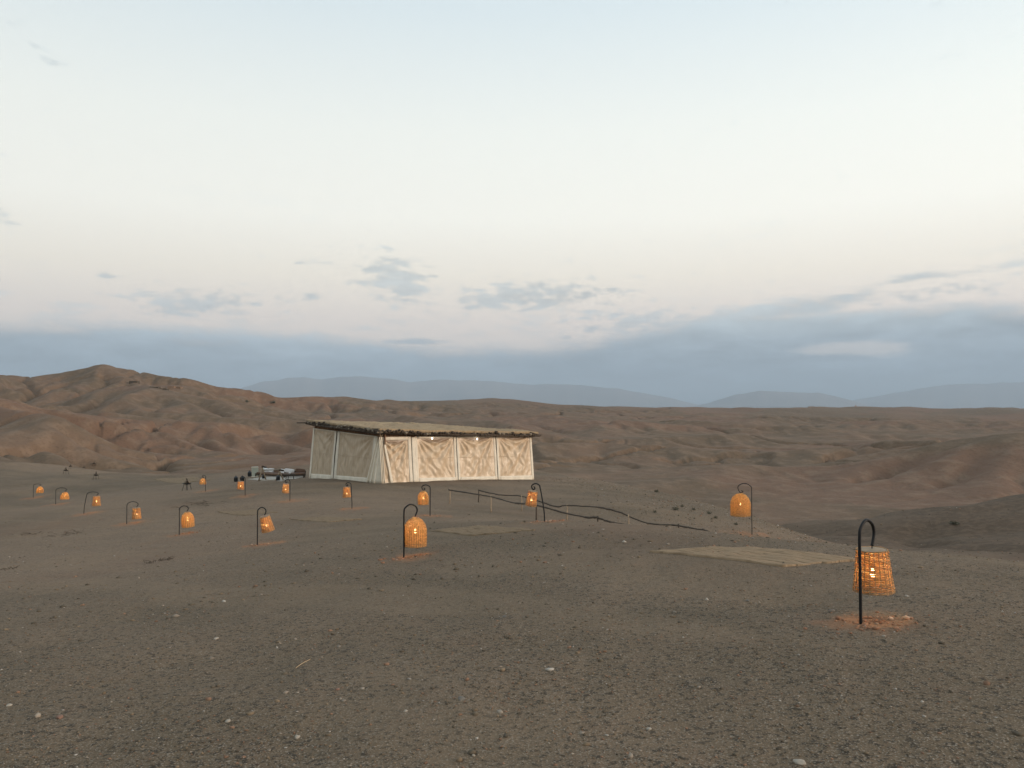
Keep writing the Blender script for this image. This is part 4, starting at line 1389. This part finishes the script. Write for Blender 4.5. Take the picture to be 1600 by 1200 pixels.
# ------------------------------------------------------------------ black metal lanterns standing by the seats
def black_lantern(px, py, hpx, label):
    b = ground_at(px, py); s = b.y / FPX; Hh = hpx * s; w = Hh * 0.30
    root = empty('black_metal_lantern', b); tag(root, label, 'lantern', 'black metal lanterns by the seats')
    MB().lathe([(w * 0.9, 0), (w * 0.95, Hh * 0.06), (w, Hh * 0.10), (w, Hh * 0.60), (w * 1.06, Hh * 0.62)], 8).build('body', black_cloth, root)
    MB().lathe([(w * 1.1, Hh * 0.62), (w * 0.85, Hh * 0.72), (w * 0.45, Hh * 0.82), (w * 0.16, Hh * 0.88), (w * 0.14, Hh * 0.93)], 8).build('lid', black_cloth, root)
    MB().tube([(math.cos(a) * Hh * 0.05, 0, Hh * 0.955 + math.sin(a) * Hh * 0.05) for a in [k * 0.6283 for k in range(10)]], Hh * 0.012, 5, closed=True).build('ring', iron, root, True)
    for k in range(8):
        a = (k + 0.5) * math.pi / 4
        MB().box((math.cos(a) * w * 0.94, math.sin(a) * w * 0.94, Hh * 0.34), (0.012, w * 0.36, Hh * 0.38), Matrix.Rotation(a, 3, 'Z')).build('pane', iron, root)
    return root


black_lantern(368.5, 753, 10, 'left one of a pair of black metal lanterns behind a basket lantern')
black_lantern(378.5, 753, 10.5, 'right one of a pair of black metal lanterns behind a basket lantern')
black_lantern(390, 744.5, 10, 'black metal lantern standing against the pale board')
black_lantern(434.5, 751.5, 10, 'black metal lantern under the right trestle of the timber frame')
black_lantern(412, 748.5, 8, 'black metal lantern under the left trestle of the timber frame')

# ------------------------------------------------------------------ seating place: rug, timber frame, bench with cushions, board
rugm = simple_mat('grey_rug', (0.36, 0.32, 0.27), 0.95, 0.15, 5.0)
cush = simple_mat('white_cushion', (0.72, 0.70, 0.68), 0.9, 0.06, 4.0)
cush_b = simple_mat('brown_cushion', (0.13, 0.075, 0.048), 0.9, 0.3, 5.0)
board_m = simple_mat('pale_green_board', (0.42, 0.43, 0.35), 0.7, 0.12, 3.0)


def soft_box(mb, c, s, e=0.3):
    """cushion: a box whose faces bulge"""
    n = 6
    for ax in range(3):
        for sg in (-1, 1):
            def fn(u, v, ax=ax, sg=sg):
                p = [0, 0, 0]; a, b = (ax + 1) % 3, (ax + 2) % 3
                p[ax] = sg; p[a] = (u * 2 - 1) * sg; p[b] = v * 2 - 1
                l = (abs(p[0]) ** 5 + abs(p[1]) ** 5 + abs(p[2]) ** 5) ** 0.2
                return (c[0] + p[0] / l * s[0] / 2, c[1] + p[1] / l * s[1] / 2, c[2] + p[2] / l * s[2] / 2)
            mb.grid(fn, n, n)
    return mb


rgP = [ground_at(x, y) for x, y in ((388, 749.5), (412, 745), (478, 745), (440, 752.5))]
rc = sum(rgP, Vector()) / 4
rg = MB()
rg.sheet(lambda u, v: (lambda q: Vector((q.x, q.y, hz(q.x, q.y) + 0.025)) - rc)(bil_(rgP[0], rgP[3], rgP[1], rgP[2], u, v)), 18, 8, 0.04)
ro = rg.build('seating_rug', rugm, None, True, rc)
tag(ro, 'grey rug under the benches and timber frame left of the tent', 'rug')


def bench(px0, px1, py, hpx, label, seed):
    a = ground_at(px0, py); b = ground_at(px1, py - 0.6); c = (a + b) / 2
    v = b - a; L = v.length; rz = math.atan2(v.y, v.x); s = a.y / FPX; Hh = hpx * s
    root = empty('cushioned_bench', (c.x, c.y, hz(c.x, c.y)), rz); tag(root, label, 'bench', 'low benches with cushions')
    for k in range(2):
        MB().box((0, -0.25 + 0.5 * k, Hh * 0.30), (L, 0.08, 0.09)).build('seat_beam', dark_wood, root)
    for sx in (-1, 1):
        for sy in (-1, 1):
            MB().box((sx * (L / 2 - 0.06), sy * 0.28, Hh * 0.2 - 0.03), (0.09, 0.09, Hh * 0.4 + 0.06)).build('leg', dark_wood, root)
    soft_box(MB(), (0, 0, Hh * 0.46), (L, 0.68, Hh * 0.26)).build('seat_pad', cush_b, root, True)
    r7 = random.Random(seed); n = max(2, int(L / 0.5))
    for k in range(n):
        x = -L / 2 + (k + 0.5) * L / n
        o = soft_box(MB(), (0, 0, 0), (L / n * 0.92, 0.16, Hh * 0.5)).build('back_cushion', cush if (k + seed) % 3 else cush_b, root, True, (x, 0.26, Hh * 0.78))
        o.rotation_euler = (-0.2 + r7.uniform(-0.1, 0.1), r7.uniform(-0.15, 0.15), r7.uniform(-0.1, 0.1))
    MB().box((0, 0.36, Hh * 0.52), (L, 0.05, Hh * 0.5)).build('backrest', dark_wood, root)
    return root


bench(405, 441, 745.5, 12, 'low brown bench behind the timber trestles', 1)
bench(443, 477, 746.5, 12.5, 'low bench with white cushions next to the tent side wall', 2)
# round low table in front of the bench
tb0 = ground_at(452, 749); tb_s = tb0.y / FPX
trt = empty('low_table', tb0); tag(trt, 'low dark table in front of the bench with white cushions', 'table')
MB().lathe([(0.30, 0.24), (0.32, 0.26), (0.32, 0.285), (0.30, 0.29)], 20).build('table_top', dark_wood, trt, True)
for k in range(3):
    a = k * 2.094
    MB().tube([(math.cos(a) * 0.26, math.sin(a) * 0.26, -0.04), (math.cos(a) * 0.2, math.sin(a) * 0.2, 0.25)], 0.02, 6).build('leg', dark_wood, trt)
cup = MB().lathe([(0.03, 0), (0.05, 0.01), (0.06, 0.07), (0.05, 0.11), (0.045, 0.10), (0.02, 0.02)], 12, cap_top=False).build('teapot_cup', cush, None, True, tb0 + Vector((0.05, -0.1, 0.29)))
tag(cup, 'small white cup on the low dark table', 'cup')
# pale board
bd = ground_at(398.5, 746); s = bd.y / FPX
br = empty('pale_board', bd, 0.15); tag(br, 'pale upright board at the left end of the seating place', 'board')
MB().box((0, 0, 8.2 * s), (9.5 * s, 0.10, 16.4 * s), Matrix.Rotation(-0.05, 3, 'Y')).build('panel', board_m, br)
MB().box((0, -0.06, 15.6 * s), (10.2 * s, 0.05, 1.2 * s)).build('top_batten', canvas, br)
MB().box((0, -0.06, 0.9 * s), (10.2 * s, 0.05, 1.2 * s)).build('foot_batten', canvas, br)
for sx in (-1, 1):
    MB().tube([(sx * 4 * s, 0.05, 12 * s), (sx * 4 * s, 0.6, -0.1)], 0.025, 6).build('stay', grey_wood, br)
# timber frame: two A-shaped trestles joined by a beam
fl = ground_at(410, 751); fr = ground_at(437, 751)
fc = (fl + fr) / 2; s = fc.y / FPX
fm = empty('timber_frame', fc); tag(fm, 'pale timber frame of two A shaped trestles joined at the foot', 'frame')
for b in (fl, fr):
    q = b - fc
    topz = 17.5 * s
    for sx in (-1, 1):
        MB().tube([(q.x + sx * 5.6 * s, q.y + 0.1 * sx, q.z - 0.05), (q.x - sx * 0.6 * s, q.y, topz + 0.8 * s)], 0.036, 7).build('trestle_leg', pale_wood, fm, True)
    MB().tube([(q.x, q.y - 0.05, topz + 1.6 * s), (q.x + 0.04, q.y + 0.5, topz - 0.4 * s)], 0.05, 7).build('cross_tie', dark_wood, fm, True)
MB().tube([fl - fc + Vector((0, 0.2, 16.2 * s)), fr - fc + Vector((0, 0.2, 16.0 * s))], 0.034, 7).build('beam', grey_wood, fm, True)
MB().tube([fl - fc + Vector((5.4 * s, 0, 0.02)), fr - fc + Vector((-5.4 * s, 0, 0.02))], 0.034, 7).build('foot_beam', pale_wood, fm, True)
MB().tube([fl - fc + Vector((-5.4 * s, 0, 0.03)), fl - fc + Vector((5.4 * s, 0, 0.03))], 0.03, 7).build('foot_beam', pale_wood, fm, True)

# ------------------------------------------------------------------ stones and grit
ICO = bmesh.new(); bmesh.ops.create_icosphere(ICO, subdivisions=1, radius=1.0)
ico_v = np.array([v.co[:] for v in ICO.verts]); ico_f = np.array([[v.index for v in f.verts] for f in ICO.faces]); ICO.free()
ICO = bmesh.new(); bmesh.ops.create_icosphere(ICO, subdivisions=2, radius=1.0)
ic2_v = np.array([v.co[:] for v in ICO.verts]); ic2_f = np.array([[v.index for v in f.verts] for f in ICO.faces]); ICO.free()
oct_v = np.array([(1, 0, 0), (0, 1, 0), (-1, 0, 0), (0, -1, 0), (0, 0, 1), (0, 0, -1)], float)
oct_f = np.array([(0, 1, 4), (1, 2, 4), (2, 3, 4), (3, 0, 4), (1, 0, 5), (2, 1, 5), (3, 2, 5), (0, 3, 5)])
peb_m, pt_, pb_, po_ = new_mat('mixed_gravel')
pa = pt_.node('ShaderNodeAttribute', attribute_name='tint').outputs['Color']
pt_.put(pb_.inputs['Base Color'], pa); pt_.put(pb_.inputs['Roughness'], 0.9); pt_.put(pb_.inputs['Specular IOR Level'], 0.2)


def gravel(name, n, rmin, rmax, smin, smax, azm, seed, palette, weights, base_v, base_f, xy=None, power=2.2):
    g = np.random.RandomState(seed)
    if xy is None:
        r = np.exp(g.uniform(math.log(rmin), math.log(rmax), n)); a = g.uniform(-azm, azm, n)
        x, y = r * np.sin(a), r * np.cos(a)
        # thicker in drifts
        keep = g.uniform(0, 1, n) < np.clip(0.55 + 0.9 * fbm(x / 1.3, y / 1.3, 3, seed), 0.12, 1)
        keep &= poly_out(x, y) < 6
        x, y = x[keep], y[keep]
    else:
        x, y = xy
    n = len(x)
    s = smin * (smax / smin) ** (g.uniform(0, 1, n) ** power)
    z = height(x, y)
    k = len(base_v)
    P = base_v[None] * (1 + 0.28 * g.normal(0, 1, (n, k, 1)))
    sc = np.stack([g.uniform(0.7, 1.4, n), g.uniform(0.7, 1.4, n), g.uniform(0.40, 0.85, n)], -1)
    P = P * sc[:, None]
    th = g.uniform(0, 6.28, n); c_, s_ = np.cos(th)[:, None], np.sin(th)[:, None]
    P = np.stack([P[..., 0] * c_ - P[..., 1] * s_, P[..., 0] * s_ + P[..., 1] * c_, P[..., 2]], -1) * s[:, None, None]
    P = P + np.stack([x, y, z + s * 0.18], -1)[:, None]
    F = (base_f[None] + (np.arange(n) * k)[:, None, None]).reshape(-1, 3)
    me = mesh_np(name, P.reshape(-1, 3), None, F, peb_m, smooth=False)
    pal = np.array(palette)[g.choice(len(palette), n, p=weights)] * g.uniform(0.75, 1.25, (n, 1))
    ca_ = me.color_attributes.new('tint', 'FLOAT_COLOR', 'POINT')
    cc = np.concatenate([np.clip(pal, 0, 1), np.ones((n, 1))], -1)
    ca_.data.foreach_set('color', np.repeat(cc, k, 0).ravel().astype(np.float32))
    o = link(name, me); tag(o, kind='stuff')
    return o


PAL = [(0.105, 0.085, 0.060), (0.18, 0.132, 0.085), (0.215, 0.128, 0.082), (0.25, 0.21, 0.165), (0.34, 0.305, 0.26)]
gravel('gravel', 84000, 1.6, 13, 0.0028, 0.011, 0.72, 1, PAL, (0.42, 0.30, 0.15, 0.10, 0.03), oct_v, oct_f)
gravel('coarse_gravel', 4200, 1.8, 22, 0.006, 0.022, 0.74, 2, PAL, (0.42, 0.30, 0.15, 0.10, 0.03), ico_v, ico_f, power=3.2)
gravel('far_gravel', 8000, 9, 60, 0.008, 0.034, 0.74, 3, PAL, (0.40, 0.34, 0.14, 0.09, 0.03), oct_v, oct_f, power=2.5)
gs = np.random.RandomState(9)
sx_ = gs.uniform(-1.5, 11, 5200); sy_ = gs.uniform(24, 47, 5200)
kp = (poly_out(sx_, sy_) < 9) & (sx_ > 2.8 + 0.10 * (40 - sy_) + gs.normal(0, 1.2, 5200))
gravel('slope_rubble', 0, 1, 2, 0.012, 0.045, 0, 4, PAL, (0.36, 0.30, 0.14, 0.14, 0.06), oct_v, oct_f, (sx_[kp], sy_[kp]), power=2.4)
sx_ = gs.uniform(6, 45, 5200); sy_ = gs.uniform(22, 66, 5200); kp = sx_ > 0.30 * sy_
gravel('hollow_rubble', 0, 1, 2, 0.012, 0.050, 0, 5, PAL, (0.46, 0.32, 0.12, 0.08, 0.02), oct_v, oct_f, (sx_[kp], sy_[kp]), power=2.4)
# clods of dug earth at the feet of the nearer lanterns
cx_, cy_ = [], []
for b in lamp_bases:
    if b.y < 24:
        m = int(90 * min(1, 9 / b.y) + 25)
        cx_ += list(b.x + 0.08 + gs.normal(0, 0.20, m)); cy_ += list(b.y + gs.normal(0, 0.16, m))
gravel('dug_clods', 0, 1, 2, 0.006, 0.028, 0, 6, [(0.30, 0.155, 0.09), (0.22, 0.12, 0.075), (0.34, 0.24, 0.17)], (0.5, 0.3, 0.2), ico_v, ico_f, (np.array(cx_), np.array(cy_)))

STONES = [(93, 1123, 15, stone_red, 'reddish flat stone in the lower left foreground'),
          (1249, 1193, 22, stone_pale, 'pale flat stone at the bottom edge, right of the middle'),
          (465, 1153, 13, stone_pale, 'long pale stone at the bottom, left of the middle'),
          (338, 999, 9, stone_pale, 'round pale stone in the left foreground'),
          (527, 1079, 9, stone_red, 'small reddish stone in the middle foreground'),
          (720, 1094, 15, stone_grey, 'grey brown stone half buried in the middle foreground'),
          (1300, 957, 12, stone_grey, 'dark stone just left of the nearest lantern pole'),
          (1417, 933, 8, stone_pale, 'white pebble right of the nearest lantern shade'),
          (634, 1113, 9, stone_pale, 'pale angular stone low in the middle foreground'),
          (356, 1128, 10, stone_pale, 'pale broken stone in the lower left foreground, right of the reddish one'),
          (15, 1103, 10, stone_pale, 'light grey stone at the left edge of the foreground'),
          (1014, 1142, 10, stone_pale, 'light stone low in the foreground, right of the middle'),
          (789, 965, 10, stone_grey, 'small dark stone standing in the middle distance gravel'),
          (1168, 940, 8, stone_grey, 'small dark stone between the mat and the bottom edge')]
for k, (px, py, wpx, m, lab) in enumerate(STONES):
    b = ground_at(px, py); s = b.y / FPX * wpx / 2
    g = np.random.RandomState(40 + k)
    dirs = g.normal(0, 1, (9, 3)); dirs /= np.linalg.norm(dirs, axis=1)[:, None]
    P = ic2_v.copy()
    for q in dirs:                                       # knock flats off a ball
        d = P @ q; lim = g.uniform(0.55, 0.85)
        P = P - np.maximum(d - lim, 0)[:, None] * q[None] * 0.9
    P = P * np.array([g.uniform(0.95, 1.25), g.uniform(0.7, 1.0), g.uniform(0.42, 0.6)]) * s
    me = mesh_np('stone', P, None, ic2_f, m, smooth=False)
    o = link('stone', me, None, (b.x, b.y, b.z + s * 0.12), (0, 0, g.uniform(0, 6)))
    tag(o, lab, 'stone', 'loose stones in the gravel')

# dry stalk and heaps of dead twigs
straw_m = simple_mat('dry_straw', (0.40, 0.29, 0.17), 0.9, 0.2, 20)
b = ground_at(462, 1046)
s = b.y / FPX
o = MB().tube(smooth_path([(0, 0, 0.006), (5 * s, 0.05, 0.018), (14 * s, 0.16, 0.022)], 5), [0.0028] * 9 + [0.0022, 0.0018], 5).build('dry_stalk', straw_m, None, True, b)
tag(o, 'single dry straw stalk lying in the left foreground gravel', 'stalk')


def twig_heap(px, py, wpx, n, label, seed):
    b = ground_at(px, py); s = b.y / FPX; W = wpx * s
    r8 = random.Random(seed)
    mb = MB()
    for k in range(n):
        x = r8.gauss(0, W * 0.26); y = r8.gauss(0, W * 0.35); a = r8.uniform(0, 6.28); l = r8.uniform(0.10, 0.32) * W
        z = hz(b.x + x, b.y + y) - b.z
        p0 = Vector((x, y, z + 0.008)); p1 = p0 + Vector((math.cos(a) * l, math.sin(a) * l, r8.uniform(0.0, 0.05) + 0.006))
        mid = (p0 + p1) / 2 + Vector((r8.uniform(-1, 1), r8.uniform(-1, 1), r8.uniform(0.2, 1))) * l * 0.12
        mb.tube([p0, mid, p1], [0.006, 0.005, 0.003], 5)
    o = mb.build('twig_heap', dark_wood, None, False, b)
    tag(o, label, 'twigs', 'heaps of dead twigs on the ground')


twig_heap(240, 879, 46, 22, 'dark scattering of dead twigs below the round topped lantern on the left', 1)
twig_heap(50, 835, 30, 20, 'faint line of twigs at the far left between lanterns and edge', 2)
twig_heap(312, 788, 52, 30, 'dark twigs strewn behind the front lantern row, left of the faint mat', 3)
twig_heap(12, 890, 30, 12, 'twigs at the left edge of the foreground', 4)
twig_heap(105, 835, 40, 26, 'thin trail of twigs below the slanting lantern', 5)


# ------------------------------------------------------------------ scrub on the slopes
def shrub(px, py, wpx, label, seed, dmax=900.0, dmin=15.0, hgt=0.6, group='low dry shrubs on the slopes'):
    b = ground_at(px, py, dmin, dmax); s = b.y / FPX; W = wpx * s
    g = np.random.RandomState(seed)
    root = empty('dry_shrub', b); tag(root, label, 'shrub', group)
    n = 220
    d = g.normal(0, 1, (n, 3)); d /= np.linalg.norm(d, axis=1)[:, None]; d[:, 2] = np.abs(d[:, 2])
    rr_ = g.uniform(0.35, 1.0, n) ** 0.6
    lobes = 1 + 0.35 * np.sin(3 * np.arctan2(d[:, 1], d[:, 0]) + seed)
    c = d * (rr_ * lobes)[:, None] * np.array([W / 2, W / 2, W * hgt])
    l = W * 0.085
    t1 = g.normal(0, l, (n, 3)); t2 = g.normal(0, l, (n, 3))
    vs = np.stack([c, c + t1, c + t2], 1).reshape(-1, 3)
    link('foliage', mesh_np('foliage', vs, None, np.arange(3 * n).reshape(-1, 3), scrub_m, smooth=False), root)
    mb = MB()
    for k in range(6):
        e = c[k * 7]
        mb.tube([(0, 0, -0.05 * W), tuple(e * 0.5 + np.array([0, 0, 0.05 * W])), tuple(e)], [W * 0.03, W * 0.02, W * 0.008], 4)
    mb.build('stem', dark_wood, root)


SLOPE = [(1026, 769, 7, 'grey green tuft highest on the stony slope right of the railings'), (1056, 797, 10, 'widest grey green tuft, middle of the stony slope'),
         (1066, 792, 6, 'small tuft directly above the widest one on the stony slope'), (1084, 797, 6, 'tuft right of the widest one on the stony slope'),
         (1108, 803, 7, 'tuft on the lower stony slope towards the brink lantern'), (1118, 810, 6, 'lowest tuft on the stony slope, nearest the brink lantern'),
         (1044, 768, 4, 'tiny tuft near the top of the stony slope'), (1023, 801, 6, 'left hand tuft on the stony slope just above the far railing'),
         (1150, 820, 6, 'tuft at the foot of the stony slope beside the brink lantern pole')]
for k, (px, py, w, lab) in enumerate(SLOPE):
    shrub(px, py, w, lab, 60 + k, 80, 15)
shrub(427, 631, 8, 'dark bush alone on the long hill crest above the seating place', 80, 900, 100, 0.5)
shrub(386, 629, 8, 'small dark bush left of the lone bush on the hill crest', 81, 900, 100, 0.35)
shrub(1492, 819, 14, 'flat green bush in the dark hollow on the right', 82, 90, 15, 0.2)
FARB = [(598, 629, 8), (612, 629, 10), (626, 630, 9), (641, 630, 10), (655, 630, 8), (945, 634, 6), (957, 634, 8), (968, 634, 8), (980, 635, 7), (991, 635, 7), (1004, 636, 6), (836, 628, 4), (1046, 640, 5)]
for k, (px, py, w) in enumerate(FARB):
    d = 800 + 13 * k
    p = at(px, py, d); z = hz(p.x, p.y)
    s = d / FPX; W = w * s
    g = np.random.RandomState(90 + k); n = 160
    dd = g.normal(0, 1, (n, 3)); dd[:, 2] = np.abs(dd[:, 2]); c = dd * np.array([W * 0.28, W * 0.28, W * 0.12])
    vs = np.stack([c, c + g.normal(0, W * 0.07, (n, 3)), c + g.normal(0, W * 0.07, (n, 3))], 1).reshape(-1, 3)
    o = link('far_bush', mesh_np('far_bush', vs, None, np.arange(3 * n).reshape(-1, 3), scrub_m, smooth=False), None, (p.x, p.y, z))
    nth = ('first', 'second', 'third', 'fourth', 'fifth', 'sixth')
    lab = f'{nth[k]} dark bush from the left in the horizon clump above the tent' if k < 5 else f'{nth[k - 5]} dark bush from the left in the horizon clump right of the tent' if k < 11 else ('lone bush on the skyline above the right end of the tent', 'lone bush on the skyline right of both clumps')[k - 11]
    tag(o, lab, 'bush', 'bushes along the far horizon')

# ------------------------------------------------------------------ things far off: walls of an old camp, tower, pale sheds
adobe = simple_mat('mud_wall', (0.19, 0.13, 0.09), 0.95, 0.25, 0.5)
pale_adobe = simple_mat('pale_render', (0.46, 0.40, 0.32), 0.9, 0.15, 0.3)
dark_in = simple_mat('dark_brush_wall', (0.075, 0.058, 0.042), 0.95, 0.4, 0.6)


def far_wall(px0, px1, py, hpx, label, m, seed, dmin=150, dmax=900):
    a = ground_at(px0, py, dmin, dmax); b = ground_at(px1, py, dmin, dmax)
    d = (a.y + b.y) / 2; s = d / FPX
    if abs(a.y - b.y) > 25: b = at(px1, py, a.y); b.z = hz(b.x, b.y)
    root = empty('old_camp_wall', a); tag(root, label, 'wall', 'low walls on the left hill')
    v = b - a; n = max(2, int(v.length / 4)); r9 = random.Random(seed)
    for k in range(n):
        c = v * ((k + 0.5) / n); q = a + c; z = hz(q.x, q.y) - a.z
        h = hpx * s * r9.uniform(0.7, 1.15)
        MB().box((c.x, c.y, z + h / 2 - 0.5), (v.length / n * 0.97, 2.2, h + 1.0)).build('wall_bay', m, root)
    return root


far_wall(236, 262, 605, 1.8, 'dark low wall near the saddle left of the round hill', dark_in, 1)
far_wall(263, 284, 607, 1.8, 'paler end of the low wall on the round hill, right half', adobe, 2)
far_wall(203, 230, 601, 2.0, 'dark ruined wall in the notch right of the pointed hill', dark_in, 3)
tw = at(1337, 640, 2600); z = hz(tw.x, tw.y); s = 2600 / FPX
tr = empty('minaret', (tw.x, tw.y, z)); tag(tr, 'slim reddish tower alone on the horizon at the right', 'tower')
hh_ = (CAMZ + 7 * s) - z
tower_m = simple_mat('red_plaster', (0.34, 0.20, 0.14), 0.9, 0.15, 0.2)
MB().box((0, 0, hh_ * 0.36), (3.2 * s, 3.2 * s, hh_ * 0.74)).build('shaft', tower_m, tr)
MB().box((0, 0, hh_ * 0.76), (3.7 * s, 3.7 * s, hh_ * 0.06)).build('gallery', tower_m, tr)
MB().box((0, 0, hh_ * 0.86), (1.6 * s, 1.6 * s, hh_ * 0.14)).build('turret', tower_m, tr)
MB().lathe([(0.85 * s, hh_ * 0.93), (0.6 * s, hh_ * 0.97), (0.1 * s, hh_ * 1.0)], 10).build('dome', tower_m, tr)
for k, (px, w, lab) in enumerate(((1290, 26, 'long pale shed on the horizon left of the tower'), (1308, 10, 'short pale shed nearest the tower on the horizon'), (1268, 9, 'dark small hut at the left end of the horizon sheds'))):
    p = at(px, 641, 1500 + 40 * k); z = hz(p.x, p.y); s = p.y / FPX
    sh_ = empty('far_shed', (p.x, p.y, z)); tag(sh_, lab, 'shed', 'sheds on the right horizon')
    mm = adobe if k == 2 else pale_adobe
    MB().box((0, 0, 1.6), (w * s, 9, 4.4)).build('wall', mm, sh_)
    rf = MB(); hw = w * s / 2
    rf.add([(-hw, -5, 3.8), (hw, -5, 3.8), (hw, 5, 3.8), (-hw, 5, 3.8), (-hw, 0, 5.4), (hw, 0, 5.4)], [(0, 1, 5, 4), (2, 3, 4, 5), (0, 4, 3), (1, 2, 5), (0, 3, 2, 1)])
    rf.build('roof', mm, sh_)
